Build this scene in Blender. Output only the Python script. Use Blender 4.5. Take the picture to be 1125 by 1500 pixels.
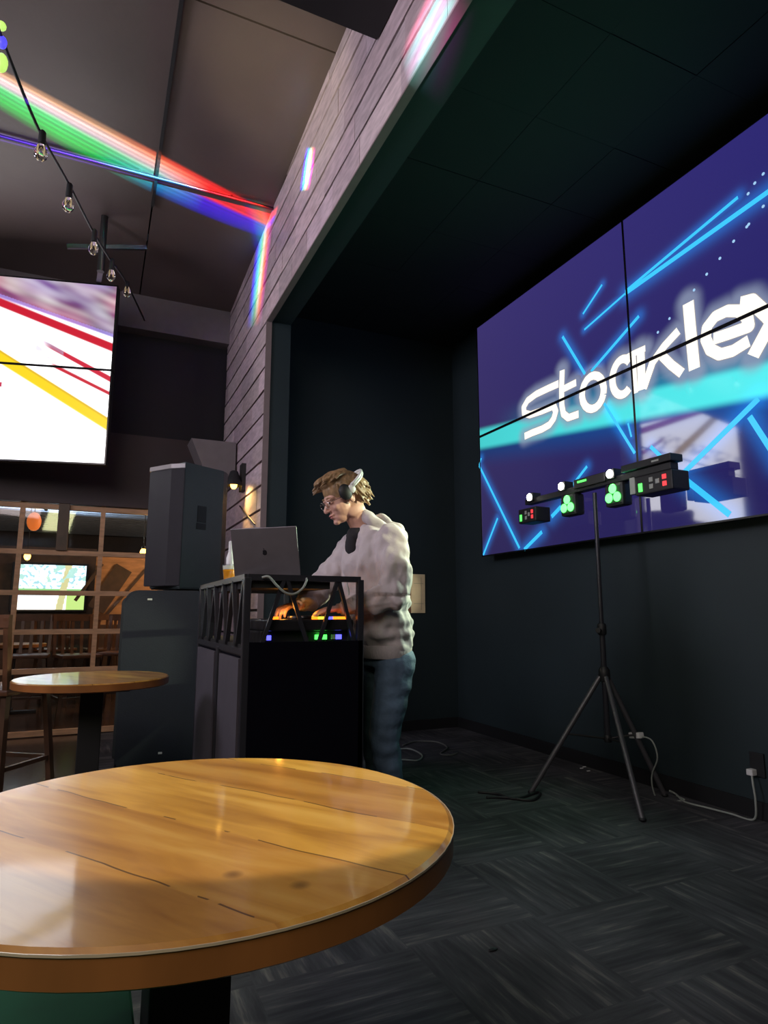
import bpy, bmesh, math, random
import numpy as np
from mathutils import Vector, Matrix, noise
random.seed(7)
PI = math.pi
for o in list(bpy.data.objects): bpy.data.objects.remove(o)
S = bpy.context.scene
COL = S.collection

# ------------------------------------------------------------ camera, world, lights
CAMH = 1.06
PITCH = math.radians(9.10); YAW = math.radians(24.51)
cam_d = bpy.data.cameras.new('camera'); cam = bpy.data.objects.new('camera', cam_d); COL.objects.link(cam)
cam_d.sensor_fit = 'VERTICAL'; cam_d.sensor_height = 24.0; cam_d.sensor_width = 18.0
cam_d.lens = 930 / 1500 * 24.0
cam_d.clip_start = 0.02; cam_d.clip_end = 60
cam.location = (0, 0, CAMH)
cam.rotation_euler = (PI/2 + PITCH, 0, -YAW)
S.camera = cam
S.view_settings.view_transform = 'Standard'; S.view_settings.look = 'None'
S.view_settings.gamma = 1.0; S.view_settings.use_curve_mapping = False
S.view_settings.exposure = 0.0
W = bpy.data.worlds.new('world'); S.world = W; W.use_nodes = True
W.node_tree.nodes['Background'].inputs[0].default_value = (.5, .55, .7, 1)
W.node_tree.nodes['Background'].inputs[1].default_value = 0.02

def area(name, loc, target, size, energy, color, size_y=None, spread=None):
    d = bpy.data.lights.new(name, 'AREA'); d.energy = energy; d.color = color
    d.size = size
    if size_y: d.shape = 'RECTANGLE'; d.size_y = size_y
    if spread: d.spread = math.radians(spread)
    o = bpy.data.objects.new(name, d); COL.objects.link(o); o.location = loc
    o.rotation_euler = (Vector(target) - Vector(loc)).to_track_quat('-Z', 'Y').to_euler()
    return o
def spot(name, loc, target, energy, color, angle, blend=.4, size=.02):
    d = bpy.data.lights.new(name, 'SPOT'); d.energy = energy; d.color = color
    d.spot_size = math.radians(angle); d.spot_blend = blend; d.shadow_soft_size = size
    o = bpy.data.objects.new(name, d); COL.objects.link(o); o.location = loc
    o.rotation_euler = (Vector(target) - Vector(loc)).to_track_quat('-Z', 'Y').to_euler()
    return o
def point(name, loc, energy, color, size=.05):
    d = bpy.data.lights.new(name, 'POINT'); d.energy = energy; d.color = color; d.shadow_soft_size = size
    o = bpy.data.objects.new(name, d); COL.objects.link(o); o.location = loc
    return o
# ceiling lamps of the bar behind the camera, plus an added fill and spot
area('bar_ceiling_light', (-2.0, -0.4, 3.9), (0.8, 4.0, 2.2), 2.6, 88, (1.0, .84, .84), 2.0)
area('board_fill_light', (-3.4, 3.0, 2.9), (1.1, 3.4, 3.2), 1.2, 42, (.92, .84, 1.0), 1.0, 110)  # unseen fill added to brighten the boarded wall
area('bar_pendant_light', (-0.7, -1.2, 2.9), (0.2, 1.1, .7), .5, 9, (.95, .95, .50), .5)
spot('added_table_spot', (.80, 1.55, 3.25), (.33, 1.30, .76), 170, (1.0, .82, .56), 23.5, .10, .01)  # added spot; its cone edge draws the bright and dull halves of the table
# far room lamp and an added fill
area('far_room_light', (1.6, 7.6, 2.3), (0.3, 9.4, 1.3), .5, 26, (1.0, .66, .40), .5)
area('far_ceiling_fill', (-.9, 10.5, 1.9), (-.6, 9.0, 2.6), 1.2, 120, (.75, .86, 1.0), .6)  # unseen light added to brighten the deck of the far room
# the party bar's own lamps, with added beams for the notice and the DJ
spot('strobe_beam', (2.80, 3.40, 1.90), (1.35, 3.0, 1.40), 170, (.90, 1.0, .62), 50, .6, .03)
spot('strobe_beam', (2.80, 3.66, 1.90), (2.62, 5.42, 1.25), 40, (1.0, .95, .75), 16, .6, .03)  # narrow extra beam added to brighten the wall notice
spot('unseen_side_lamp', (2.9, 1.35, 2.35), (1.33, 3.0, 1.45), 300, (1.0, 1.0, .66), 17, .5, .03)  # unseen lamp added right of frame to rim-light the DJ
spot('strobe_beam', (2.80, 2.72, 1.90), (1.35, 3.0, 1.30), 110, (.80, 1.0, .78), 44, .6, .03)
spot('par_beam', (2.80, 2.80, 1.76), (1.2, 2.4, 3.3), 26, (.12, 1.0, .42), 120, .9, .04)
spot('par_beam', (2.80, 3.22, 1.76), (1.6, 2.9, 0.7), 14, (.2, 1.0, .45), 120, .9, .04)

# ------------------------------------------------------------ pixel helper (for laying things out at design time)
def _ax():
    fw = Vector((math.sin(YAW)*math.cos(PITCH), math.cos(YAW)*math.cos(PITCH), math.sin(PITCH)))
    rt = Vector((math.cos(YAW), -math.sin(YAW), 0)); return fw, rt, rt.cross(fw)
FW, RT, UPV = _ax()
C0 = Vector((0, 0, CAMH))
def ray(x, y): return FW*930 + RT*(x-562.5) + UPV*(750-y)
def onX(x, y, X): r = ray(x, y); return C0 + r*(X/r.x)
def onY(x, y, Y): r = ray(x, y); return C0 + r*(Y/r.y)
def onZ(x, y, Z): r = ray(x, y); return C0 + r*((Z-CAMH)/r.z)

def onC(x, y):     # ray hits the sloping ceiling
    r = ray(x, y); t = (4.20+6.5*.072-CAMH)/(r.z+.072*r.y); return C0 + r*t

# ------------------------------------------------------------ materials
def srgb(r, g, b):
    f = lambda c: (c/255/12.92) if c/255 <= .04045 else ((c/255+.055)/1.055)**2.4
    return (f(r), f(g), f(b), 1)
def mat(name, col, rough=.6, metal=0, spec=.5, noise_amt=.0, nscale=12, bump=0, bscale=60, emit=None, estr=1, stretch=None, trans=0, coat=0, sheen=0):
    m = bpy.data.materials.new(name); m.use_nodes = True
    nt = m.node_tree; N = nt.nodes; L = nt.links; p = N['Principled BSDF']
    p.inputs['Base Color'].default_value = col if len(col) == 4 else (*col, 1)
    p.inputs['Roughness'].default_value = rough; p.inputs['Metallic'].default_value = metal
    p.inputs['Specular IOR Level'].default_value = spec
    if trans: p.inputs['Transmission Weight'].default_value = trans
    if coat: p.inputs['Coat Weight'].default_value = coat; p.inputs['Coat Roughness'].default_value = .12
    if sheen: p.inputs['Sheen Weight'].default_value = sheen
    tc = N.new('ShaderNodeTexCoord'); mp = N.new('ShaderNodeMapping')
    L.new(tc.outputs['Object'], mp.inputs[0])
    if stretch: mp.inputs['Scale'].default_value = stretch
    nz = N.new('ShaderNodeTexNoise'); nz.inputs['Scale'].default_value = nscale; nz.inputs['Detail'].default_value = 5
    L.new(mp.outputs[0], nz.inputs['Vector'])
    a = max(noise_amt, .06)
    mr = N.new('ShaderNodeMapRange'); mr.inputs['To Min'].default_value = 1-a; mr.inputs['To Max'].default_value = 1+a
    mr.inputs['From Min'].default_value = .3; mr.inputs['From Max'].default_value = .7
    L.new(nz.outputs[0], mr.inputs[0])
    mx = N.new('ShaderNodeVectorMath'); mx.operation = 'SCALE'
    mx.inputs[0].default_value = (col[0], col[1], col[2]); L.new(mr.outputs[0], mx.inputs['Scale'])
    L.new(mx.outputs[0], p.inputs['Base Color'])
    if bump:
        nb = N.new('ShaderNodeTexNoise'); nb.inputs['Scale'].default_value = bscale; nb.inputs['Detail'].default_value = 4
        L.new(mp.outputs[0], nb.inputs['Vector'])
        b = N.new('ShaderNodeBump'); b.inputs['Strength'].default_value = bump; b.inputs['Distance'].default_value = .01
        L.new(nb.outputs[0], b.inputs['Height']); L.new(b.outputs[0], p.inputs['Normal'])
    if emit:
        p.inputs['Emission Color'].default_value = (*emit[:3], 1); p.inputs['Emission Strength'].default_value = estr
    return m
def screen_mat(name, strength=1.0, rough=.1, ior=1.5):
    m = bpy.data.materials.new(name); m.use_nodes = True; nt = m.node_tree; p = nt.nodes['Principled BSDF']
    at = nt.nodes.new('ShaderNodeAttribute'); at.attribute_name = 'Col'
    p.inputs['Base Color'].default_value = (.004, .004, .006, 1); p.inputs['Roughness'].default_value = rough
    p.inputs['IOR'].default_value = ior
    nt.links.new(at.outputs['Color'], p.inputs['Emission Color']); p.inputs['Emission Strength'].default_value = strength
    return m
def glass_mat(name, refl=.07, tint=(1, 1, 1)):
    m = bpy.data.materials.new(name); m.use_nodes = True; nt = m.node_tree; N = nt.nodes; L = nt.links
    N.remove(N['Principled BSDF']); out = N['Material Output']
    t = N.new('ShaderNodeBsdfTransparent'); t.inputs[0].default_value = (*tint, 1)
    g = N.new('ShaderNodeBsdfGlossy'); g.inputs['Roughness'].default_value = .03
    mx = N.new('ShaderNodeMixShader'); mx.inputs[0].default_value = refl
    L.new(t.outputs[0], mx.inputs[1]); L.new(g.outputs[0], mx.inputs[2]); L.new(mx.outputs[0], out.inputs[0])
    return m

M = {}
M['black'] = mat('black_matte', (.010, .011, .013), .55)
M['blackgloss'] = mat('black_gloss', (.008, .008, .010), .22)
M['booth_black'] = mat('booth_scrim_black', (.003, .003, .007), 1.0, spec=.08, bump=.2, bscale=300)
M['booth_grey'] = mat('booth_scrim_grey', (.060, .055, .070), .9, bump=.2, bscale=300)
M['metalblack'] = mat('black_powder_coat', (.035, .036, .045), .35, metal=.3)
M['alcove'] = mat('dark_teal_paint', (.014, .027, .032), .62, noise_amt=.10, nscale=2, bump=.05, bscale=90)
M['alcove_ceil'] = mat('dark_tile_paint', (.007, .010, .011), .8, noise_amt=.1, nscale=3)
M['ceiling'] = mat('dark_ceiling_panel', (.115, .088, .080), .42, noise_amt=.15, nscale=1.5, bump=.08, bscale=25)
M['farwall'] = mat('aubergine_black_paint', (.055, .042, .046), .6, noise_amt=.12, nscale=1.5)
M['farrecess'] = mat('near_black_paint', (.012, .012, .018), .7)
M['beamgrey'] = mat('grey_beam_paint', (.16, .145, .15), .6)
M['drybrown'] = mat('room_paint', (.07, .06, .055), .7)
M['speaker'] = mat('speaker_paint', (.030, .042, .045), .42, bump=.12, bscale=260)
M['grille'] = mat('speaker_grille', (.022, .021, .028), .5, metal=.2, bump=.5, bscale=500)
M['cover'] = mat('speaker_cover', (.014, .022, .032), .55, bump=.1, bscale=120)
M['hardware'] = mat('dark_metal', (.05, .05, .05), .4, metal=.7)
M['chrome'] = mat('bright_metal', (.6, .6, .6), .25, metal=1)
M['lid'] = mat('laptop_aluminium', (.20, .185, .19), .38, metal=.75)
M['logo'] = mat('laptop_mark', (.012, .012, .014), .2)
M['white'] = mat('white_plastic', (.72, .74, .74), .4)
M['cordgrey'] = mat('grey_cord', (.30, .34, .31), .5)
M['skin'] = mat('skin', (.58, .33, .25), .5, noise_amt=.08, nscale=30)
M['lips'] = mat('lips', (.42, .16, .14), .45)
M['hair'] = mat('hair', (.26, .165, .08), .42, noise_amt=.5, nscale=35, stretch=(1, 1, .3))
M['hoodie'] = mat('hoodie_fleece', (.46, .42, .43), .9, noise_amt=.07, nscale=8, bump=.35, bscale=35, sheen=.3)
M['hoodrib'] = mat('hoodie_rib', (.42, .39, .40), .95, bump=.5, bscale=150, stretch=(1, 1, .1))
M['tee'] = mat('black_tee', (.010, .010, .013), .9)
M['denim'] = mat('denim', (.075, .125, .19), .85, noise_amt=.35, nscale=9, bump=.3, bscale=60)
M['shoe'] = mat('shoe', (.03, .03, .03), .6)
M['muntin'] = mat('window_wood', (.60, .36, .20), .5, noise_amt=.2, nscale=6, stretch=(1, 1, 6))
M['farwood'] = mat('far_wood_wall', (.50, .24, .09), .55, noise_amt=.3, nscale=4, stretch=(1, 5, 5))
M['darkwood'] = mat('dark_wood', (.075, .040, .022), .4, noise_amt=.3, nscale=10)
M['stoolwood'] = mat('stool_wood', (.13, .060, .030), .35, noise_amt=.3, nscale=10)
M['fargrey'] = mat('corrugated_deck', (.30, .37, .45), .5, noise_amt=.1)
M['duct'] = mat('duct_metal', (.28, .32, .36), .35, metal=.6)
M['hardfloor'] = mat('polished_floor', (.085, .050, .035), .16, noise_amt=.25, nscale=3, stretch=(1, 5, 1), bump=.02, bscale=15)
M['green'] = mat('green_vinyl', (.008, .12, .06), .7, spec=.2, noise_amt=.1)
M['ctrl'] = mat('controller_body', (.014, .014, .017), .35)
def led(name, c, s): return mat(name, (c[0]*.3, c[1]*.3, c[2]*.3), .4, emit=c, estr=s)
M['led_orange'] = led('led_orange', (1, .20, .01), 3)
M['led_blue'] = led('led_blue', (.10, .10, 1), 2.5)
M['led_green'] = led('led_green', (.08, 1, .10), 2.5)
M['led_yellow'] = led('led_yellow', (1, .7, .03), 3)
M['led_red'] = led('led_red', (1, .05, .06), 1.2)
M['strobe'] = led('strobe_white', (1, .98, .86), 40)
M['par_green'] = led('par_green', (.09, 1, .12), 4.5)
M['amber'] = led('amber_bulb', (1, .50, .08), 9)
M['bulbglass'] = mat('clear_bulb_glass', (.9, .9, .9), .03, trans=1)
M['filament'] = mat('bulb_filament', (.6, .45, .25), .4, emit=(1, .75, .4), estr=.25)
M['bulbbright'] = mat('lit_bulb', (.3, .4, .2), .3, emit=(.35, .55, .10), estr=1.6)
M['bulbblue'] = mat('lit_bulb_blue', (.1, .1, .5), .3, emit=(.06, .05, .9), estr=1.5)
M['drink'] = mat('orange_drink', (.95, .42, .02), .25)
M['cup'] = glass_mat('clear_cup', .18)
M['foam'] = mat('pale_foam', (.75, .80, .68), .6)
M['paper'] = mat('cream_paper', (.90, .74, .46), .7)
M['paperline'] = mat('paper_print', (.48, .40, .24), .7)
M['brownstrip'] = mat('brown_binding', (.16, .06, .03), .6)
M['glasswin'] = glass_mat('window_glass', .04)
M['specglass'] = glass_mat('spectacle_glass', .25)
M['label'] = mat('grey_label', (.35, .38, .36), .5)

def table_mat():
    m = bpy.data.materials.new('rustic_slab_wood'); m.use_nodes = True; nt = m.node_tree; N = nt.nodes; L = nt.links
    p = N['Principled BSDF']
    tc = N.new('ShaderNodeTexCoord'); mp = N.new('ShaderNodeMapping'); mp.vector_type = 'POINT'
    mp.inputs['Rotation'].default_value = (0, 0, math.radians(56))   # boards run along local x after this
    L.new(tc.outputs['Object'], mp.inputs[0])
    sx = N.new('ShaderNodeSeparateXYZ'); L.new(mp.outputs[0], sx.inputs[0])
    # warp the joints a little
    nz = N.new('ShaderNodeTexNoise'); nz.inputs['Scale'].default_value = 3.0; nz.inputs['Detail'].default_value = 3
    L.new(mp.outputs[0], nz.inputs['Vector'])
    w = N.new('ShaderNodeMath'); w.operation = 'MULTIPLY_ADD'; w.inputs[1].default_value = .05
    L.new(nz.outputs[0], w.inputs[0]); L.new(sx.outputs['Y'], w.inputs[2])
    d = N.new('ShaderNodeMath'); d.operation = 'DIVIDE'; d.inputs[1].default_value = .165; L.new(w.outputs[0], d.inputs[0])
    fl = N.new('ShaderNodeMath'); fl.operation = 'FLOOR'; L.new(d.outputs[0], fl.inputs[0])
    fr = N.new('ShaderNodeMath'); fr.operation = 'FRACT'; L.new(d.outputs[0], fr.inputs[0])
    wn = N.new('ShaderNodeTexWhiteNoise'); wn.noise_dimensions = '1D'; L.new(fl.outputs[0], wn.inputs['W'])
    # grain
    mp2 = N.new('ShaderNodeMapping'); mp2.inputs['Scale'].default_value = (1.0, 6.5, 1); L.new(mp.outputs[0], mp2.inputs[0])
    ad = N.new('ShaderNodeVectorMath'); ad.operation = 'ADD'; L.new(mp2.outputs[0], ad.inputs[0]); L.new(wn.outputs['Color'], ad.inputs[1])
    g = N.new('ShaderNodeTexNoise'); g.inputs['Scale'].default_value = 3.2; g.inputs['Detail'].default_value = 7; g.inputs['Distortion'].default_value = .6
    L.new(ad.outputs[0], g.inputs['Vector'])
    cr = N.new('ShaderNodeValToRGB'); e = cr.color_ramp.elements
    e[0].position = .30; e[0].color = (.44, .195, .032, 1); e[1].position = .74; e[1].color = (.80, .48, .12, 1)
    x = cr.color_ramp.elements.new(.52); x.color = (.66, .34, .062, 1)
    L.new(g.outputs[0], cr.inputs[0])
    hs = N.new('ShaderNodeHueSaturation')
    mr = N.new('ShaderNodeMapRange'); mr.inputs['To Min'].default_value = .72; mr.inputs['To Max'].default_value = 1.15
    L.new(wn.outputs['Value'], mr.inputs[0]); L.new(mr.outputs[0], hs.inputs['Value']); L.new(cr.outputs[0], hs.inputs['Color'])
    mr2 = N.new('ShaderNodeMapRange'); mr2.inputs['To Min'].default_value = .495; mr2.inputs['To Max'].default_value = .515
    L.new(wn.outputs['Value'], mr2.inputs[0]); L.new(mr2.outputs[0], hs.inputs['Hue'])
    # joint lines
    jl = N.new('ShaderNodeMath'); jl.operation = 'LESS_THAN'; jl.inputs[1].default_value = .018; L.new(fr.outputs[0], jl.inputs[0])
    brk = N.new('ShaderNodeTexNoise'); brk.inputs['Scale'].default_value = 9; L.new(mp.outputs[0], brk.inputs['Vector'])
    bg = N.new('ShaderNodeMath'); bg.operation = 'GREATER_THAN'; bg.inputs[1].default_value = .47; L.new(brk.outputs[0], bg.inputs[0])
    jm = N.new('ShaderNodeMath'); jm.operation = 'MULTIPLY'; L.new(jl.outputs[0], jm.inputs[0]); L.new(bg.outputs[0], jm.inputs[1])
    jf = N.new('ShaderNodeMath'); jf.operation = 'MULTIPLY'; jf.inputs[1].default_value = .8; L.new(jm.outputs[0], jf.inputs[0])
    # knots
    vk = N.new('ShaderNodeTexVoronoi'); vk.inputs['Scale'].default_value = 4.2; L.new(mp.outputs[0], vk.inputs['Vector'])
    kl = N.new('ShaderNodeMapRange'); kl.inputs['From Min'].default_value = .03; kl.inputs['From Max'].default_value = .07
    kl.inputs['To Min'].default_value = .75; kl.inputs['To Max'].default_value = 0; L.new(vk.outputs['Distance'], kl.inputs[0])
    mxx = N.new('ShaderNodeMath'); mxx.operation = 'MAXIMUM'; L.new(jf.outputs[0], mxx.inputs[0]); L.new(kl.outputs[0], mxx.inputs[1])
    mix = N.new('ShaderNodeMixRGB'); mix.inputs[2].default_value = (.045, .016, .006, 1)
    L.new(mxx.outputs[0], mix.inputs[0]); L.new(hs.outputs[0], mix.inputs[1]); L.new(mix.outputs[0], p.inputs['Base Color'])
    p.inputs['Roughness'].default_value = .30; p.inputs['Coat Weight'].default_value = .55; p.inputs['Coat Roughness'].default_value = .07
    b = N.new('ShaderNodeBump'); b.inputs['Strength'].default_value = .12; b.inputs['Distance'].default_value = .004
    nb = N.new('ShaderNodeTexNoise'); nb.inputs['Scale'].default_value = 5; nb.inputs['Detail'].default_value = 4; L.new(mp.outputs[0], nb.inputs['Vector'])
    L.new(nb.outputs[0], b.inputs['Height']); L.new(b.outputs[0], p.inputs['Coat Normal']); L.new(b.outputs[0], p.inputs['Normal'])
    return m
M['table'] = table_mat()
M['tableedge'] = mat('table_edge_wood', (.30, .115, .030), .4, noise_amt=.35, nscale=7, stretch=(1, 1, .3), coat=.3)
def carpet_mat():
    m = bpy.data.materials.new('patterned_carpet'); m.use_nodes = True; nt = m.node_tree; N = nt.nodes; L = nt.links
    p = N['Principled BSDF']; p.inputs['Roughness'].default_value = .95; p.inputs['Specular IOR Level'].default_value = .15
    tc = N.new('ShaderNodeTexCoord')
    # 0.5 m carpet tiles, the streaky pile turned a quarter on every other tile
    ck = N.new('ShaderNodeTexChecker'); ck.inputs['Scale'].default_value = 2.0; ck.inputs[1].default_value = (1, 1, 1, 1); ck.inputs[2].default_value = (0, 0, 0, 1)
    L.new(tc.outputs['Object'], ck.inputs['Vector'])
    res = []
    for sc in ((2.2, 26, 1), (26, 2.2, 1)):
        mp = N.new('ShaderNodeMapping'); mp.inputs['Scale'].default_value = sc; L.new(tc.outputs['Object'], mp.inputs[0])
        n = N.new('ShaderNodeTexNoise'); n.inputs['Scale'].default_value = 1.0; n.inputs['Detail'].default_value = 5; n.inputs['Roughness'].default_value = .65
        L.new(mp.outputs[0], n.inputs['Vector']); res.append(n)
    mx = N.new('ShaderNodeMixRGB'); L.new(ck.outputs['Fac'], mx.inputs[0]); L.new(res[0].outputs[0], mx.inputs[1]); L.new(res[1].outputs[0], mx.inputs[2])
    cr = N.new('ShaderNodeValToRGB'); e = cr.color_ramp.elements
    e[0].position = .38; e[0].color = (.046, .048, .056, 1); e[1].position = .78; e[1].color = (.21, .205, .19, 1)
    x = e.new(.56); x.color = (.072, .075, .084, 1)
    L.new(mx.outputs[0], cr.inputs[0])
    big = N.new('ShaderNodeTexNoise'); big.inputs['Scale'].default_value = 2.2; L.new(tc.outputs['Object'], big.inputs['Vector'])
    mr = N.new('ShaderNodeMapRange'); mr.inputs['From Min'].default_value = .3; mr.inputs['From Max'].default_value = .7
    mr.inputs['To Min'].default_value = .6; mr.inputs['To Max'].default_value = 1.3; L.new(big.outputs[0], mr.inputs[0])
    vm = N.new('ShaderNodeVectorMath'); vm.operation = 'SCALE'; L.new(cr.outputs[0], vm.inputs[0]); L.new(mr.outputs[0], vm.inputs['Scale'])
    L.new(vm.outputs[0], p.inputs['Base Color'])
    b = N.new('ShaderNodeBump'); b.inputs['Strength'].default_value = .5; b.inputs['Distance'].default_value = .005
    L.new(mx.outputs[0], b.inputs['Height']); L.new(b.outputs[0], p.inputs['Normal'])
    return m
M['carpet'] = carpet_mat()
def board_mat():
    m = mat('whitewashed_board', (.47, .38, .405), .55, noise_amt=.22, nscale=5, stretch=(1, 2, 8), bump=.25, bscale=20)
    nt = m.node_tree; N = nt.nodes; L = nt.links; p = N['Principled BSDF']
    src = p.inputs['Base Color'].links[0].from_socket
    at = N.new('ShaderNodeAttribute'); at.attribute_name = 'Col'
    mx = N.new('ShaderNodeVectorMath'); mx.operation = 'MULTIPLY'; L.new(src, mx.inputs[0]); L.new(at.outputs['Color'], mx.inputs[1])
    L.new(mx.outputs[0], p.inputs['Base Color'])
    return m
M['board'] = board_mat()

# ------------------------------------------------------------ mesh helpers
def box(bm, x0, x1, y0, y1, z0, z1, mtx=None, bev=0):
    vs = [Vector((x, y, z)) for x in (x0, x1) for y in (y0, y1) for z in (z0, z1)]
    if mtx: vs = [mtx @ v for v in vs]
    v = [bm.verts.new(p) for p in vs]
    fs = [bm.faces.new([v[i] for i in f]) for f in ((0,1,3,2),(4,6,7,5),(0,4,5,1),(2,3,7,6),(0,2,6,4),(1,5,7,3))]
    if bev:
        es = list({e for f in fs for e in f.edges})
        bmesh.ops.bevel(bm, geom=es, offset=bev, segments=2, affect='EDGES', profile=.6)
def frame_of(d):
    d = Vector(d).normalized(); a = Vector((0, 0, 1)) if abs(d.z) < .9 else Vector((1, 0, 0))
    u = d.cross(a).normalized(); return u, d.cross(u).normalized()
def tube(bm, pts, r, seg=10, caps=True):
    pts = [Vector(p) for p in pts]; rs = r if isinstance(r, (list, tuple)) else [r]*len(pts)
    rings = []; u = None
    for i, p in enumerate(pts):
        d = (pts[min(i+1, len(pts)-1)] - pts[max(i-1, 0)])
        if d.length < 1e-9: d = Vector((0, 0, 1))
        d.normalize()
        if u is None: u, w = frame_of(d)
        else:
            u = (u - d*u.dot(d)).normalized(); w = d.cross(u)
        rings.append([bm.verts.new(p + (u*math.cos(2*PI*k/seg) + w*math.sin(2*PI*k/seg))*rs[i]) for k in range(seg)])
    for a, b in zip(rings, rings[1:]):
        for k in range(seg): bm.faces.new((a[k], a[(k+1) % seg], b[(k+1) % seg], b[k]))
    if caps:
        bm.faces.new(rings[0][::-1]); bm.faces.new(rings[-1])
def bar(bm, a, b, w=.02, h=None):
    a = Vector(a); b = Vector(b); d = (b-a); u, v = frame_of(d); h = h or w
    L = d.length; m = Matrix((u, v, d.normalized())).transposed().to_4x4(); m.translation = a
    box(bm, -w/2, w/2, -h/2, h/2, 0, L, m)
def ell(bm, c, r, rot=None, seg=18):
    m = Matrix.Translation(c) @ (rot or Matrix.Identity(4)) @ Matrix.Diagonal((*r, 1))
    bmesh.ops.create_uvsphere(bm, u_segments=seg, v_segments=max(8, seg*2//3), radius=1, matrix=m)
def limb(bm, pts, rs, seg=14):
    for p, r in zip(pts, rs): ell(bm, p, (r, r, r), seg=seg)
    for i in range(len(pts)-1): tube(bm, [pts[i], pts[i+1]], [rs[i], rs[i+1]], seg)
def lathe(bm, prof, c=(0, 0, 0), seg=32, close=True):
    rings = [[bm.verts.new((c[0]+r*math.cos(2*PI*k/seg), c[1]+r*math.sin(2*PI*k/seg), c[2]+z)) for k in range(seg)] for r, z in prof]
    for a, b in zip(rings, rings[1:]):
        for k in range(seg): bm.faces.new((a[k], a[(k+1) % seg], b[(k+1) % seg], b[k]))
    if close: bm.faces.new(rings[0][::-1]); bm.faces.new(rings[-1])
def loft(bm, rings, seg=28):
    """rings: (cx, cy, cz, rx, ry) horizontal ellipses"""
    R = [[bm.verts.new((x+a*math.cos(2*PI*k/seg), y+b*math.sin(2*PI*k/seg), z)) for k in range(seg)] for x, y, z, a, b in rings]
    for a, b in zip(R, R[1:]):
        for k in range(seg): bm.faces.new((a[k], a[(k+1) % seg], b[(k+1) % seg], b[k]))
    bm.faces.new(R[0][::-1]); bm.faces.new(R[-1])
def prism(bm, poly, z0, z1, mtx=None, bev=0):
    lo = [Vector((x, y, z0)) for x, y in poly]; hi = [Vector((x, y, z1)) for x, y in poly]
    if mtx: lo = [mtx @ v for v in lo]; hi = [mtx @ v for v in hi]
    a = [bm.verts.new(v) for v in lo]; b = [bm.verts.new(v) for v in hi]; n = len(a)
    fs = [bm.faces.new(a[::-1]), bm.faces.new(b)]
    for k in range(n): fs.append(bm.faces.new((a[k], a[(k+1) % n], b[(k+1) % n], b[k])))
    if bev:
        es = list(fs[0].edges) + list(fs[1].edges)
        bmesh.ops.bevel(bm, geom=es, offset=bev, segments=2, affect='EDGES')
def obj(name, bm, m, parent=None, smooth=False, loc=None):
    bmesh.ops.recalc_face_normals(bm, faces=bm.faces)
    me = bpy.data.meshes.new(name)
    base = Vector(loc) if loc is not None else None
    if base is not None: bmesh.ops.translate(bm, vec=-base, verts=bm.verts)
    bm.to_mesh(me); bm.free()
    o = bpy.data.objects.new(name, me); COL.objects.link(o); me.materials.append(m)
    if base is not None: o.location = base
    if smooth:
        for p in me.polygons: p.use_smooth = True
        if smooth != 'all':
            try: me.set_sharp_from_angle(angle=math.radians(40))
            except Exception: pass
    if parent:
        o.parent = parent
        o.matrix_parent_inverse = Matrix.Identity(4)
        # parts are modelled in world space; bring them into the parent's space
        pm = world_of(parent)
        if base is None: me.transform(pm.inverted())
        else: o.location = pm.inverted() @ base
    return o
def world_of(o):
    m = Matrix.LocRotScale(o.location, o.rotation_euler, o.scale)
    return world_of(o.parent) @ m if o.parent else m
def NB(): return bmesh.new()
def part(name, fn, m, parent, smooth=False):
    bm = NB(); fn(bm); return obj(name, bm, m, parent, smooth)
def tag(o, label=None, cat=None, group=None, kind=None):
    if label: o['label'] = label
    if cat: o['category'] = cat
    if group: o['group'] = group
    if kind: o['kind'] = kind
    return o
def thing(name, label, cat, loc, group=None):
    o = bpy.data.objects.new(name, None); COL.objects.link(o); o.location = loc; o.empty_display_size = .05
    return tag(o, label, cat, group)
def struct(name, fn, m, label=None, smooth=False):
    bm = NB(); fn(bm); o = obj(name, bm, m, None, smooth); o['kind'] = 'structure'
    if label: o['label'] = label
    return o
def copy_tree(o, parent=None):
    c = o.copy(); COL.objects.link(c)
    if parent: c.parent = parent
    for ch in [x for x in bpy.data.objects if x.parent == o]: copy_tree(ch, c)
    return c
def remeshed(name, bm, m, parent, voxel=.006, smooth=4, disp=None):
    bmesh.ops.recalc_face_normals(bm, faces=bm.faces)
    me = bpy.data.meshes.new('tmp'); bm.to_mesh(me); bm.free()
    t = bpy.data.objects.new('tmp', me); COL.objects.link(t)
    r = t.modifiers.new('r', 'REMESH'); r.mode = 'VOXEL'; r.voxel_size = voxel
    s = t.modifiers.new('s', 'SMOOTH'); s.factor = .5; s.iterations = smooth
    dg = bpy.context.evaluated_depsgraph_get(); dg.update()
    me2 = bpy.data.meshes.new_from_object(t.evaluated_get(dg)); me2.name = name
    bpy.data.objects.remove(t)
    if disp:
        n = len(me2.vertices)
        nm = [v.normal.copy() for v in me2.vertices]
        for v, q in zip(me2.vertices, nm): v.co += q*disp(v.co)
    for p in me2.polygons: p.use_smooth = True
    me2.materials.clear(); me2.materials.append(m)
    o = bpy.data.objects.new(name, me2); COL.objects.link(o)
    if parent: o.parent = parent; me2.transform(world_of(parent).inverted())
    return o
def set_cols(me, cols):
    a = me.color_attributes.new('Col', 'FLOAT_COLOR', 'POINT'); a.data.foreach_set('color', np.asarray(cols, np.float32).ravel())
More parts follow.
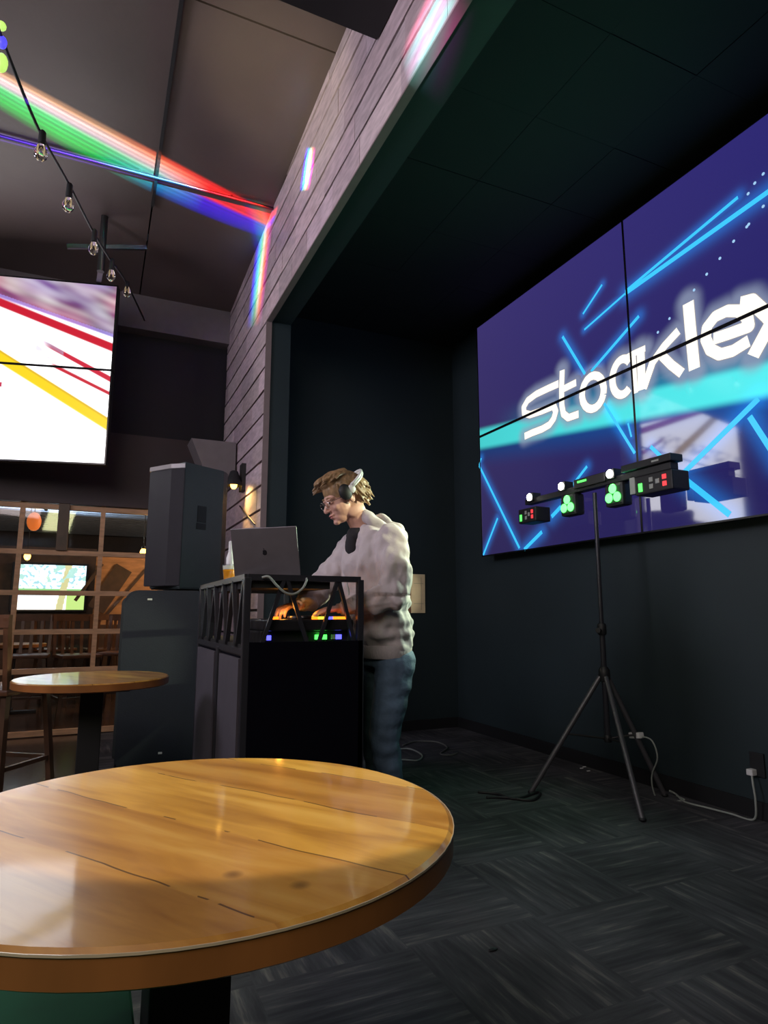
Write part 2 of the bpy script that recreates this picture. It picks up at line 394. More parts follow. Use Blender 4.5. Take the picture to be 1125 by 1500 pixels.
def grid_screen(name, org, du, dv, nu, nv, fn, m, parent):
    """org + u*du + v*dv, u,v in 0..1; fn(P (n,3) world, U, V) -> (n,3) colours"""
    org, du, dv = (np.array(q, float) for q in (org, du, dv))
    U, V = np.meshgrid(np.linspace(0, 1, nu+1), np.linspace(0, 1, nv+1))
    U = U.ravel(); V = V.ravel()
    P = org + U[:, None]*du + V[:, None]*dv
    c = fn(P, U, V)
    idx = np.arange((nu+1)*(nv+1)).reshape(nv+1, nu+1)
    f = np.stack([idx[:-1, :-1], idx[:-1, 1:], idx[1:, 1:], idx[1:, :-1]], -1).reshape(-1, 4)
    me = bpy.data.meshes.new(name)
    wl = np.array(world_of(parent).translation) if parent else 0
    me.vertices.add(len(P)); me.vertices.foreach_set('co', (P-wl).ravel())
    me.loops.add(f.size); me.loops.foreach_set('vertex_index', f.ravel().astype(np.int32))
    me.polygons.add(len(f)); me.polygons.foreach_set('loop_start', np.arange(0, f.size, 4, dtype=np.int32))
    me.update(calc_edges=True)
    set_cols(me, np.c_[c, np.ones(len(c))])
    o = bpy.data.objects.new(name, me); COL.objects.link(o); me.materials.append(m)
    if parent: o.parent = parent
    return o

# ------------------------------------------------------------ layout constants
XP, TH = 1.15, .19           # boarded wall face, its thickness
YJ, YB = 4.78, 5.42          # jamb of the recess, its end wall
HZ = 3.40                    # underside of the header
XW = 3.25                    # wall behind the big video wall
AZ = 3.80                    # recess ceiling
YF = 6.5                     # far wall of the bar
def ceil_z(y): return 4.20 + (6.5-y)*.072

# ------------------------------------------------------------ structure
struct('floor', lambda bm: box(bm, .12, XW, -3, 6.5, -.05, 0), M['carpet'], 'dark grey patterned carpet tiles across the stage side')
struct('floor', lambda bm: box(bm, -4.5, .12, -3, 6.5, -.05, 0), M['hardfloor'], 'polished dark brown floor of the bar side')
struct('floor', lambda bm: box(bm, -4.5, XW, 6.5, 14, -.05, 0), M['hardfloor'], 'polished floor of the room behind the windows')
def ceil_fn(bm):
    # one plate per bay, dark joints between
    xs = [-4.5, -2.1, .235, XP]
    for i in range(3):
        x0, x1 = xs[i], xs[i+1]
        for y0, y1 in ((-3, .1), (.1, 3.2), (3.2, 6.5)):
            g = .006
            vs = [bm.verts.new((x, y, ceil_z(y)+dz)) for dz in (0, .05) for x, y in ((x0+g, y0+g), (x1-g, y0+g), (x1-g, y1-g), (x0+g, y1-g))]
            for f in ((0,1,2,3),(4,5,6,7),(0,1,5,4),(1,2,6,5),(2,3,7,6),(3,0,4,7)): bm.faces.new([vs[k] for k in f])
struct('ceiling', ceil_fn, M['ceiling'], 'dark sloping ceiling panels over the bar')
struct('ceiling', lambda bm: box(bm, -4.6, XW+.1, -3.1, 6.6, 5.0, 5.1), M['black'])
def rc(bm):
    y = -1.5; 
    ys = [-1.5, -.9, -.3, .3, .9, 1.5, 1.95, 2.52, 3.1, 3.7, 4.3, 4.9, 5.42]; xs = [XP+TH, 1.56, 2.08, 2.66, XW]
    for a, b in zip(ys, ys[1:]):
        for c, d in zip(xs, xs[1:]): box(bm, c+.0015, d-.0015, a+.0015, b-.0015, AZ+random.uniform(0, .004), AZ+.03)
    box(bm, XP+TH, XW, -1.5, YB, AZ+.03, AZ+.06)
struct('ceiling', rc, M['alcove_ceil'], 'black tiled ceiling of the stage recess')
struct('wall_right', lambda bm: box(bm, XW, XW+.1, -1.5, YB+.1, 0, AZ+.1), M['alcove'], 'dark teal wall behind the video wall')
struct('wall_back', lambda bm: box(bm, XP+.05, XW, YB, YB+.1, 0, AZ+.1), M['alcove'], 'dark teal end wall of the stage recess')
struct('wall_near', lambda bm: box(bm, XP, XW, -1.6, -1.5, 0, AZ+.1), M['alcove'])
struct('trim_1', lambda bm: (box(bm, XP+.03, XP+TH, -1.5, YJ, HZ, AZ+.1), box(bm, XP+.03, XP+TH, YJ, YB, 0, AZ+.1)), M['alcove'], 'painted jamb and underside of the header')
struct('wall_left', lambda bm: box(bm, -4.6, -4.5, -3.1, 14, 0, 5), M['drybrown'])
struct('wall_front', lambda bm: box(bm, -4.6, XW, -3.1, -3, 0, 5), M['drybrown'])
struct('baseboard_right', lambda bm: box(bm, XW-.012, XW, -1.5, YB, 0, .09), M['black'])
struct('baseboard_back', lambda bm: box(bm, XP+TH, XW-.012, YB-.012, YB, 0, .09), M['black'])
# boarded wall: courses of board ends with dark gaps
def boards():
    bm = NB(); cols = []; ch = .192; z = 3.4 - ch*18
    rnd = random.Random(3)
    for k in range(40):
        z0 = z + k*ch; z1 = z0 + ch - .021
        if z1 < 0: continue
        z0 = max(z0, 0)
        y = -3 - rnd.random()*.5
        while y < YF:
            ln = rnd.choice((.34, .42, .5, .62)); a, b = max(y, -3), min(y+ln, YF); y += ln
            if b <= -3: continue
            if z1 < HZ-.02: a = max(a, YJ)
            if b - a < .01: continue
            zt = min(z1, ceil_z(max(a, -3))+.02)
            if zt - z0 < .02: continue
            t = rnd.uniform(.80, 1.15); dx = rnd.uniform(0, .004)
            n0 = len(bm.verts)
            box(bm, XP-.012-dx, XP+.02, a+.0008, b-.0008, z0, zt)
            w = (t, t*rnd.uniform(.97, 1.02), t*rnd.uniform(.97, 1.04), 1)
            cols += [w]*(len(bm.verts)-n0)
    o = obj('wall_panelled', bm, M['board']); o['kind'] = 'structure'; o['label'] = 'whitewashed lap boards on the wall above and beside the stage recess'
    set_cols(o.data, cols)
boards()
struct('trim_2', lambda bm: (box(bm, XP+.018, XP+.032, -3, YJ, HZ, 4.9), box(bm, XP+.018, XP+.032, YJ, YF, 0, 4.9)), M['black'], 'black backing behind the boards')
# corner trims of the opening
struct('trim_3', lambda bm: (box(bm, XP-.016, XP+.03, -3, YJ, HZ-.012, HZ), box(bm, XP-.016, XP+.03, YJ-.010, YJ, 0, HZ)), mat('trim_edge', (.22, .17, .17), .5), 'thin trim along the edge of the recess opening')
# far wall of the bar
def farwall(bm):
    box(bm, -4.5, XP, YF+.06, YF+.2, 2.10, 4.9)
struct('wall_far', farwall, M['farrecess'], 'near black upper wall at the end of the bar')
struct('trim_4', lambda bm: box(bm, -4.5, XP, YF-.10, YF+.06, 3.85, 4.24), M['beamgrey'], 'grey beam across the far wall')
struct('trim_5', lambda bm: box(bm, -4.5, XP, YF-.04, YF+.06, 2.10, 2.78), M['farwall'], 'dark brown wall band above the windows')
struct('trim_6', lambda bm: (box(bm, -4.5, XP, YF-.06, YF+.1, 2.06, 2.10), box(bm, .62, XP, YF-.03, YF+.1, 0, 2.06)), M['farwall'], 'dark window head and corner post')
# near dropped beam hanging from the ceiling
struct('trim_7', lambda bm: box(bm, -4.5, XP-.02, 1.2, 2.56, 3.93, 4.5), M['black'], 'black dropped ceiling beam above the camera')
# windows in the far wall: wooden glazing bars, one sheet of glass
def win_bars(bm):
    for z in (.03, .56, .90, 1.245, 1.61, 2.03): box(bm, -3.0, .62, YF-.02, YF+.03, z-.022, z+.022)
    for x in (-3.0, -2.44, -1.85, -1.26, -.62, .045, .60): box(bm, x-.02, x+.02, YF-.018, YF+.028, .05, 2.06)
wn = struct('window_1', win_bars, M['muntin'], 'wood framed glazed wall between the bar and the room behind')
part('window_glass', lambda bm: box(bm, -3.0, .60, YF+.002, YF+.008, .1, 2.05), M['glasswin'], wn)
part('mullion', lambda bm: box(bm, -.33, -.24, YF-.05, YF+.05, 1.63, 2.08), M['darkwood'], wn)
# room behind
struct('wall_rear', lambda bm: box(bm, -4.5, XW, 13.9, 14, 0, 3), M['drybrown'])
def chevron(bm):
    # diagonal planks on a wood wall
    box(bm, .02, XW, 9.05, 9.12, .92, 1.86)
struct('wall_far_room', chevron, M['farwood'], 'orange wood wall of the room behind the windows')
struct('trim_8', lambda bm: (box(bm, .02, XW, 9.0, 9.12, 0, .92),), M['darkwood'])
def fcorr(bm):
    for k in range(70):
        y = 6.7 + k*.1; box(bm, -4.5, XW, y, y+.06, 2.62 if k % 2 else 2.58, 2.66)
    box(bm, -4.5, XW, 6.7, 14, 2.66, 2.72)
struct('ceiling', fcorr, M['fargrey'], 'grey corrugated deck over the room behind the windows')

# ------------------------------------------------------------ decorative planks on the far wood wall
dp = thing('plank_panel', 'dark stained planks set diagonally on the orange wood wall', 'wall decoration', (.3, 9.03, 1.2))
def dpl(a, b, w):
    def f(bm):
        A = onY(*a, 9.02); B = onY(*b, 9.02); bar(bm, A, B, .03, w)
    return f
part('plank', dpl((140, 893), (182, 832), .22), M['darkwood'], dp)
part('plank', dpl((152, 905), (215, 833), .035), M['darkwood'], dp)
part('plank', dpl((110, 880), (150, 826), .04), M['darkwood'], dp)

# ------------------------------------------------------------ far screen: stands in for a television reflected in the glass
def pic_far(P, U, V):
    n = len(U); c = np.zeros((n, 3)); c[:] = (.9, 1.15, 1.3)
    r = np.array([noise.noise(Vector((u*7, v*5, 0))) for u, v in zip(U, V)])
    r2 = np.array([noise.noise(Vector((u*20, v*14, 3))) for u, v in zip(U, V)])
    c[(r2 > .15) & (V > .45)] = (.25, .45, .5)
    c[(V > .35) & (V < .48)] = (.2, .42, .15)
    c[(V < .42) & (r > -.05)] = (.85, .9, 1.2)
    c[(V < .22)] = (.95, .85, .75)
    t = np.abs(U - .70 - .10*(V-.5)); c[(t < .05)] = (.42, .40, .20)
    c[(r > .22) & (V > .6)] = (.3, .5, .45)
    c[(U > .74) & (V < .4)] = (.35, .5, .15)
    return c
A = onY(16, 893, 9.6); B = onY(122, 896, 9.6); D = onY(15, 826, 9.6)
ftv = thing('television', 'lit screen with tree and lawn standing in for a reflected television picture', 'television', (A.x+.5, 9.6, A.z))
part('housing', lambda bm: box(bm, A.x-.03, B.x+.03, 9.61, 9.68, A.z-.03, D.z+.03, bev=.006), M['black'], ftv)
grid_screen('screen', (A.x, 9.605, A.z), (B.x-A.x, 0, 0), (0, 0, D.z-A.z), 80, 50, pic_far, screen_mat('far_screen', 1.9), ftv)
struct('wall_partition', lambda bm: box(bm, -3.2, .02, 9.70, 9.77, 0, 1.95), M['darkwood'], 'dark wall carrying the far screen')

# far room ducts and lamps
dct = thing('ceiling_duct', 'grey round duct under the deck of the far room', 'duct', (-1, 7.6, 2.4))
part('duct_pipe', lambda bm: tube(bm, [(-3, 7.7, 2.42), (.9, 7.7, 2.42)], .09, 16), M['duct'], dct, True)
for hx in (-.7, .3): part('hanger', lambda bm: bar(bm, (hx, 7.7, 2.5), (hx, 7.7, 2.62), .012), M['hardware'], dct)
dct = thing('ceiling_duct', 'slanted thin pipe crossing under the far room deck', 'duct', (-.6, 7.2, 2.4))
part('duct_pipe', lambda bm: tube(bm, [(-.75, 7.0, 2.30), (-.45, 7.0, 2.08)], .03, 12), M['duct'], dct, True)
for k, (px, py, Y, lab) in enumerate(((40, 815, 8.2, 'amber pendant bulb in front of the far television'), (210, 809, 7.4, 'amber pendant bulb nearest the stacked speakers, by the wood wall'), (50, 764, 7.6, 'orange glass pendant shade high in the far room'))):
    p = onY(px, py, Y); t = thing('pendant_lamp', lab, 'lamp', (p.x, p.y, p.z+.1))
    part('cord', lambda bm: tube(bm, [(p.x, p.y, 2.58), (p.x, p.y, p.z+.06)], .005, 6), M['black'], t)
    part('socket', lambda bm: lathe(bm, [(.012, .05), (.02, .04), (.02, .015), (.014, .0)], (p.x, p.y, p.z+.02), 14), M['black'], t, True)
    part('bulb', lambda bm: ell(bm, p, (.035, .035, .045) if k < 2 else (.07, .07, .10), seg=14), M['amber'] if k < 2 else mat('orange_shade', (.8, .25, .08), .4, emit=(1, .22, .04), estr=.6), t, True)
    if k < 2: point('pendant_glow', (p.x, p.y-.06, p.z-.07), 3, (1, .6, .2), .03)

# ------------------------------------------------------------ stools / chairs
def make_stool(loc, label, group, h=.62, name='bar_stool'):
    x, y, _ = loc; t = thing(name, label, 'stool' if name == 'bar_stool' else 'chair', loc, group)
    w = .19
    part('seat', lambda bm: box(bm, x-w, x+w, y-w, y+w, h, h+.035, bev=.012), M['stoolwood'], t)
    for sx in (-1, 1):
        for sy in (-1, 1):
            part('leg', lambda bm: bar(bm, (x+sx*.20, y+sy*.20, 0), (x+sx*.15, y+sy*.15, h), .032), M['darkwood'], t)
    part('footrest', lambda bm: [bar(bm, (x+a*.18, y+b*.18, .24), (x+c*.18, y+d*.18, .24), .022) for a, b, c, d in ((-1,-1,1,-1), (-1,1,1,1), (-1,-1,-1,1), (1,-1,1,1))], M['darkwood'], t)
    def back(bm):
        for s in (-1, 1): bar(bm, (x+s*.17, y+.17, h+.02), (x+s*.18, y+.22, h+.42), .03)
        bar(bm, (x-.2, y+.22, h+.40), (x+.2, y+.22, h+.40), .025, .07)
        for s in (-.09, 0, .09): bar(bm, (x+s, y+.18, h+.03), (x+s, y+.22, h+.38), .014, .03)
    part('backrest', back, M['stoolwood'], t)
    return t
st0 = make_stool((-.55, 7.5, 0), 'dark wooden stool just behind the glazed wall, leftmost in view', 'dark wooden bar stools')
stl = [((-.10, 7.3, 0), 'dark wooden stool behind the glazed wall, right beside the leftmost one', .3),
       ((.32, 7.6, 0), 'dark wooden stool behind the glazed wall, nearest the tall speaker', -.3),
       ((-.35, 8.6, 0), 'dark wooden stool deep in the far room, below the television left half', 2.9),
       ((.15, 8.5, 0), 'dark wooden stool deep in the far room, under the television right edge', 3.3)]
for l, lab, r in stl:
    c = copy_tree(st0); c.location = l; c.rotation_euler.z = r; c['label'] = lab
def mk_table(c, r, h, label, ped=.05, seg=72, thick=.038, base_r=.28, sub=False):
    t = thing('round_table', label, 'table', (c[0], c[1], 0))
    x, y = c
    bm = NB()
    lathe(bm, [(r-.006, h), (r, h-.005), (r, h-thick+.004), (r-.006, h-thick)], (x, y, 0), seg)
    o = obj('table_top', bm, M['table'], t, True)
    o.data.materials.append(M['tableedge'])
    for p in o.data.polygons:
        if abs(p.normal.z) < .5 or p.normal.z < -.5: p.material_index = 1
        if abs(p.normal.z) > .9: p.use_smooth = False
    part('column', lambda bm: box(bm, x-ped, x+ped, y-ped, y+ped, .03, h-thick-.02, bev=.004), M['black'], t)
    part('mounting_plate', lambda bm: box(bm, x-.16, x+.16, y-.16, y+.16, h-thick-.02, h-thick, bev=.002), M['black'], t)
    part('base', lambda bm: (box(bm, x-base_r, x+base_r, y-.035, y+.035, .0, .035, bev=.006), box(bm, x-.035, x+.035, y-base_r, y+base_r, .0, .035, bev=.006)), M['black'], t)
    return t
near = mk_table((.16, 1.045), .39, .76, 'large round table of orange slab wood in the foreground', .055)
part('metal_rim', lambda bm: lathe(bm, [(.3902, .757), (.3915, .757), (.3915, .7545), (.3902, .7545)], (.16, 1.045, 0), 72, False), mat('rim_lacquer', (.6, .5, .35), .15, coat=1), near, True)
mk_table((.03, 3.43), .345, .76, 'small round wooden table with black pedestal left of the DJ booth', .05)['group'] = 'round wooden tables'
near['group'] = 'round wooden tables'
mk_table((-.75, 8.05), .33, .74, 'dark round table between stools in the far room', .04, 40)['group'] = 'round wooden tables'
# chair standing at the left of the middle table
ch = copy_tree(st0); ch.location = (-.42, 4.3, 0); ch.rotation_euler.z = 2.5
ch['label'] = 'dark wooden stool standing behind the small round table, on the bar side of the glass'; ch.name = 'bar_stool'

# green seat under the near table
gs = thing('bench_seat', 'dark green vinyl seat under the left edge of the foreground table', 'seat', (-.18, .95, 0))
gc = onZ(196, 1442, .50)
part('cushion', lambda bm: box(bm, -.75, gc.x, .25, gc.y+.12, .40, .50, bev=.03), M['green'], gs, True)
for sx, sy in ((-.7, .3), (gc.x-.05, .3), (-.7, gc.y+.05), (gc.x-.05, gc.y+.05)):
    part('leg', lambda bm: bar(bm, (sx, sy, 0), (sx, sy, .40), .035), M['black'], gs)

# ------------------------------------------------------------ left video screen
def sstep(a, b, x): t = np.clip((x-a)/(b-a), 0, 1); return t*t*(3-2*t)
def band(x, c, w, s): return 1 - sstep(w-s, w+s, np.abs(x-c))
TL = onY(0, 403, 6.1); 
p_br = onY(152, 679, 5.72); p_tr = onY(172.5, 420, 5.72)
R0 = Vector((p_br.x+.005, 5.72, p_br.z)); H1 = p_tr.z - p_br.z
lw = Vector((-1, .24, 0)).normalized()
WID = 2.80
def pic_left(P, U, V):
    # measured in the picture: x px 0..173 spans from U0 to 0
    uu = (-(P[:, 0]-R0.x))/ (WID*abs(lw.x))     # 0 at right edge, 1 at left end
    x = 1 - uu*WID/.87                              # 1 right edge, 0 where the frame cuts it
    v = V
    c = np.ones((len(U), 3))*2.8
    c[:, 2] *= 1.02
    r = np.array([noise.noise(Vector((a*1.3+2, b*9 + a*2.2, 1.5))) for a, b in zip(x, v)])
    r2 = np.array([noise.noise(Vector((a*4+7, b*26 + a*5, 4))) for a, b in zip(x, v)])
    red1 = .865 - .165*x - .0*x
    top = sstep(-.01, .01, v - (red1-.0))
    tc = np.stack([.26+.62*r+.3*r2, .19+.5*r+.35*r2, .30+.34*r+.3*r2], -1).clip(.07, 1.1)
    mixr = np.array([noise.noise(Vector((a*2.3, b*5+a*1.5, 9))) for a, b in zip(x, v)])
    tc[:, 0] += np.clip(mixr, 0, 1)*.6; tc[:, 2] += np.clip(-mixr, 0, 1)*.5
    c = c*(1-top[:, None]) + tc*top[:, None]
    def paint(c, m, col): return c*(1-m[:, None]) + np.array(col)*m[:, None]
    c = paint(c, band(v, .840-.195*x+.0*x, .027, .008), (.62, .01, .03))
    m = band(v, .745-.28*x, .012+.006*x, .005)*sstep(.28, .45, x); c = paint(c, m, (.65, .02, .05))
    m = band(v, .640-.255*x, .012, .005)*sstep(.38, .5, x); c = paint(c, m, (.62, .02, .04))
    m = ((v < .745-.28*x-.015) & (v > .640-.255*x+.01) & (x > .3)); c = paint(c, m*.45*np.clip(.6+1.5*r2, 0, 1), (.5, .25, .4))
    m = ((v < .70) & (v > .58) & (x < .22)) | ((v > .60-.1*x) & (v < .70-.1*x) & (x > .25) & (x < .55)); c = paint(c, m*np.clip(.25+1.4*r2, 0, .6), (.4, .42, .62))
    m = band(v, .545-.33*x, .038, .010); c = paint(c, m, (1.0, .72, .01))
    m = band(v, .545-.33*x+.03, .006, .004); c = paint(c, m, (.8, .5, .02))
    m = (v < .41) & (v > .385) & (x < .03); c = paint(c, m*1.0, (.6, .05, .1))
    m = (v > red1+.0) & (v < red1+.022); c = paint(c, m*.5, (.5, .4, 1.1))
    return c
vw = thing('video_wall', 'left hanging video screen, bright white with red and yellow stripes', 'screen', R0 + lw*.7)
bz = .012
nrm = Vector((lw.y, -lw.x, 0))       # towards the camera
if nrm.y > 0: nrm = -nrm
mtx = Matrix((lw, nrm, Vector((0, 0, 1)))).transposed().to_4x4(); mtx.translation = R0
half = H1*.515
part('housing', lambda bm: (box(bm, 0-.01, WID, -.09, -.004, -.01, half-.006, mtx, bev=.003), box(bm, -.01, WID, -.09, -.004, half+.006, H1+.01, mtx, bev=.003)), M['black'], vw)
part('bezel', lambda bm: (box(bm, -.006, WID, -.004, .004, half-.010, half+.010, mtx),
                         box(bm, -.010, .002, -.004, .004, -.01, H1+.01, mtx), box(bm, -.010, WID, -.004, .004, -.012, .002, mtx), box(bm, -.010, WID, -.004, .004, H1-.002, H1+.01, mtx)), M['blackgloss'], vw)
grid_screen('screen', R0, lw*WID, (0, 0, H1), 420, 220, pic_left, screen_mat('left_screen', 1.0, .3), vw)
# ceiling mount of the left screen
cm = thing('ceiling_mount', 'black ceiling pole with crossbar holding the left screen', 'mount', (-.05, 5.85, 4.2))
cpt = onY(150, 362, 5.3); a0 = onY(98, 361, 5.3); b0 = onY(215, 363, 5.3)
part('pole', lambda bm: tube(bm, [(cpt.x, 5.3, 3.80), (cpt.x, 5.3, ceil_z(5.3))], .028, 14), M['hardware'], cm, True)
part('crossbar', lambda bm: bar(bm, a0, b0, .025, .035), M['hardware'], cm)
part('arm', lambda bm: bar(bm, (cpt.x, 5.3, 3.82), (cpt.x-.02, 5.80, 3.96), .04), M['hardware'], cm)

# ------------------------------------------------------------ big video wall (right)
SX = 3.10; ZB, ZT, ZM = 1.56, 3.69, 2.64; YL, YM, YR = 4.71, 2.91, 1.10
def q(x, y): p = onX(x, y, SX); return np.array((p.y, p.z))
z1 = lambda a, b: (750+a/5.625, 480+b/5.625)
z2 = lambda a, b: (930+a/5.77, 410+b/5.77)
def ringpts(cx, cy, rx, ry, tilt, a0=0, a1=360, n=18, zz=z1):
    out = []
    for k in range(n+1):
        a = math.radians(a0+(a1-a0)*k/n); x = rx*math.cos(a); y = ry*math.sin(a); t = math.radians(tilt)
        out.append(zz(cx+x*math.cos(t)-y*math.sin(t), cy+x*math.sin(t)+y*math.cos(t)))
    return out
LET = []   # (polyline px, half width px)
LET.append(([z1(*p) for p in ((385, 462), (300, 500), (200, 548), (130, 600), (98, 655), (102, 705), (150, 718), (250, 685), (345, 645), (362, 690), (345, 750), (310, 800), (250, 835), (170, 865), (105, 895))], 4.6))
LET.append(([z1(*p) for p in ((415, 350), (410, 500), (412, 640), (425, 710), (465, 742), (550, 712))], 4.4))
LET.append(([z1(*p) for p in ((405, 515), (530, 452))], 4.2))
for _i in range(len(LET)): LET[_i] = (LET[_i][0], LET[_i][1]*1.38)
LET.append((ringpts(668, 532, 88, 140, 10), 6.4))
LET.append((ringpts(912, 405, 82, 150, 8, 35, 300), 6.2))
LET.append(([z1(*p) for p in ((1000, 215), (1010, 400), (1020, 540))], 4.6))
LET.append(([z1(*p) for p in ((905, 270), (1000, 215), (1100, 170))], 4.6))
LET.append(([z2(*p) for p in ((50, 590), (55, 760), (60, 930))], 7.0))
LET.append(([z2(*p) for p in ((370, 430), (250, 560), (150, 700), (75, 920))], 6.0))
LET.append(([z2(*p) for p in ((230, 640), (310, 720), (400, 790))], 6.4))
LET.append(([z2(*p) for p in ((452, 192), (470, 400), (505, 755))], 8.4))
LET.append(([z2(*p) for p in ((665, 500), (800, 455), (965, 395), (950, 310), (880, 262), (780, 262), (680, 310), (610, 400), (600, 500), (640, 590), (720, 630), (830, 600), (965, 515))], 7.5))
LET.append(([z2(*p) for p in ((890, 200), (985, 175), (1120, 300), (1230, 420))], 8.2))
LET.append(([z2(*p) for p in ((1300, 120), (1160, 350), (1000, 645))], 8.2))
STK = [((916, 427), (1081, 289), 2.2), ((856, 483), (916, 430), 1.6), ((916, 430), (1135, 274), 3.2), ((854, 460), (882, 417), 1.7), ((824, 493), (857, 548), 2.4),
       ((936, 463), (866, 544), 2.4), ((885, 591), (930, 664), 2.2), ((860, 683), (831, 721), 2.2), ((702, 682), (761, 803), 2.4), ((705, 671), (702, 682), 2.0), ((729, 759), (708, 813), 2.2),
       ((822, 742), (808, 757), 3.4), ((794, 779), (768, 805), 3.2), ((1111, 584), (997, 697), 3.4), ((953, 654), (997, 697), 2.6), ((997, 697), (1069, 754), 3.8), ((1098, 610), (1140, 675), 3.4), ((920, 620), (925, 640), 1.4)]
def segdist(P, a, b):
    ab = b-a; t = np.clip(((P-a)@ab)/max(ab@ab, 1e-9), 0, 1); return np.linalg.norm(P-(a+t[:, None]*ab), axis=1)
def pic_right(P, U, V):
    Q = P[:, 1:3]
    y, z = Q[:, 0], Q[:, 1]
    c = np.zeros((len(U), 3))
    w = (y-YR)/(YL-YR)                # 1 at the far (left) end
    h = (z-ZB)/(ZT-ZB)
    base_l = np.array((.043, .032, .145)); base_r = np.array((.022, .018, .165))
    c += base_l*w[:, None] + base_r*(1-w)[:, None]
    c *= (.62+.45*h)[:, None]
    # cyan ribbon
    a, b = q(700, 644), q(1125, 555)
    yc = a[1] + (y-a[0])*(b[1]-a[1])/(b[0]-a[0]) + .0
    wid = .085 + .02*(1-w)
    e = z - yc
    core = band(e, .0, .09, .03)
    tail = sstep(-.30, -.06, e)*(1-sstep(-.06, .0, e))
    up = (1-sstep(.05, .30, e))*sstep(.0, .08, e)*sstep(.95, .6, w)
    c = c*(1-.85*tail[:, None]) + np.array((.01, .10, .42))*(.9*tail[:, None]*(.4+.6*(1-w[:, None])))
    c = c*(1-.8*up[:, None]) + np.array((.02, .30, .48))*(.8*up[:, None])
    rib = np.array((.06, .62, .62))*w[:, None] + np.array((.10, .95, .98))*(1-w)[:, None]
    c = c*(1-core[:, None]) + rib*core[:, None]
    # halo round the lettering and glow round the streaks
    dm = np.full(len(U), 9.)
    for pts, hw in LET:
        qq = [q(*p) for p in pts]
        for s, t in zip(qq, qq[1:]): dm = np.minimum(dm, segdist(Q, s, t)-hw*.0045)
    g = (1-sstep(.0, .095, dm))**1.3; c = c*(1-.75*g[:, None]) + np.array((.27, .32, .46))*(.75*g[:, None])
    ds = np.full(len(U), 9.)
    for s, t, wd in STK: ds = np.minimum(ds, segdist(Q, q(*s), q(*t))/(wd/2.5))
    g = np.exp(-(ds/.05)**2)*(dm > .03); c += g[:, None]*np.array((.0, .10, .34))
    return c
vr = thing('video_wall', 'right wall mounted video wall with glowing white lettering on purple', 'screen', (SX+.1, 2.9, ZB))
smr = screen_mat('right_screen', 1.0, .05, 2.4)
part('wall_bracket', lambda bm: (box(bm, SX+.05, XW, 3.4, 4.2, 1.9, 3.4), box(bm, SX+.05, XW, 1.6, 2.4, 1.9, 3.4)), M['black'], vr)
for (y0, y1) in ((YR, YM), (YM, YL)):
    for (a, b) in ((ZB, ZM), (ZM, ZT)):
        part('display_housing', lambda bm: box(bm, SX+.003, SX+.07, y0+.002, y1-.002, a+.002, b-.002, bev=.003), M['black'], vr)
def bz2(bm):
    box(bm, SX-.004, SX+.004, YR, YL, ZM-.011, ZM+.011); box(bm, SX-.004, SX+.004, YM-.007, YM+.007, ZB, ZT)
    box(bm, SX-.003, SX+.004, YL-.004, YL+.006, ZB-.006, ZT+.006)
    for z in (ZB, ZT): box(bm, SX-.003, SX+.004, YR, YL, z-.006, z+.004)
part('bezel', bz2, M['blackgloss'], vr)
grid_screen('screen', (SX, YL, ZB), (0, YR-YL, 0), (0, 0, ZT-ZB), 520, 340, pic_right, smr, vr)
def stroke(bm, pts, hw, x):
    qq = [Vector(q(*p)) for p in pts]; hw *= .0045
    for i in range(len(qq)-1):
        a, b = qq[i], qq[i+1]; d = (b-a); 
        if d.length < 1e-6: continue
        n = Vector((-d.y, d.x)).normalized()*hw
        bm.faces.new([bm.verts.new((x, p.x, p.y)) for p in (a+n, b+n, b-n, a-n)])
    for p in qq[1:-1]:
        bm.faces.new([bm.verts.new((x-.0001, p.x+hw*math.cos(t*PI/8), p.y+hw*math.sin(t*PI/8))) for t in range(16)])
m_let = mat('lettering_glow', (.2, .2, .2), .3, emit=(1.15, 1.08, .92), estr=1.0)
m_let2 = mat('lettering_edge', (.02, .02, .02), .3, emit=(.30, .29, .33), estr=1.0)
m_stk = mat('streak_glow', (.02, .1, .1), .3, emit=(.045, .58, 1.0), estr=1.0)
m_dot = mat('dot_glow', (.05, .1, .1), .3, emit=(.35, .6, .9), estr=1.0)
part('lettering_outline', lambda bm: [stroke(bm, p, w+1.0, SX-.0012) for p, w in LET], m_let2, vr)
part('lettering', lambda bm: [stroke(bm, p, w, SX-.002) for p, w in LET], m_let, vr)
part('light_streaks', lambda bm: [stroke(bm, [a, b], w*1.05, SX-.0007) for a, b, w in STK], m_stk, vr)
def dots(bm):
    for a, b in ((1075, 280), (1050, 320), (1107, 368), (1107, 245), (1045, 445), (1052, 436), (995, 500), (943, 565), (893, 625), (845, 685), (752, 793), (708, 845)):
        p = q(690+a/2.586, 160+b/2.586); r = .009
        bm.faces.new([bm.verts.new((SX-.0008, p[0]+r*math.cos(t*PI/5), p[1]+r*math.sin(t*PI/5))) for t in range(10)])
part('dots', dots, m_dot, vr)

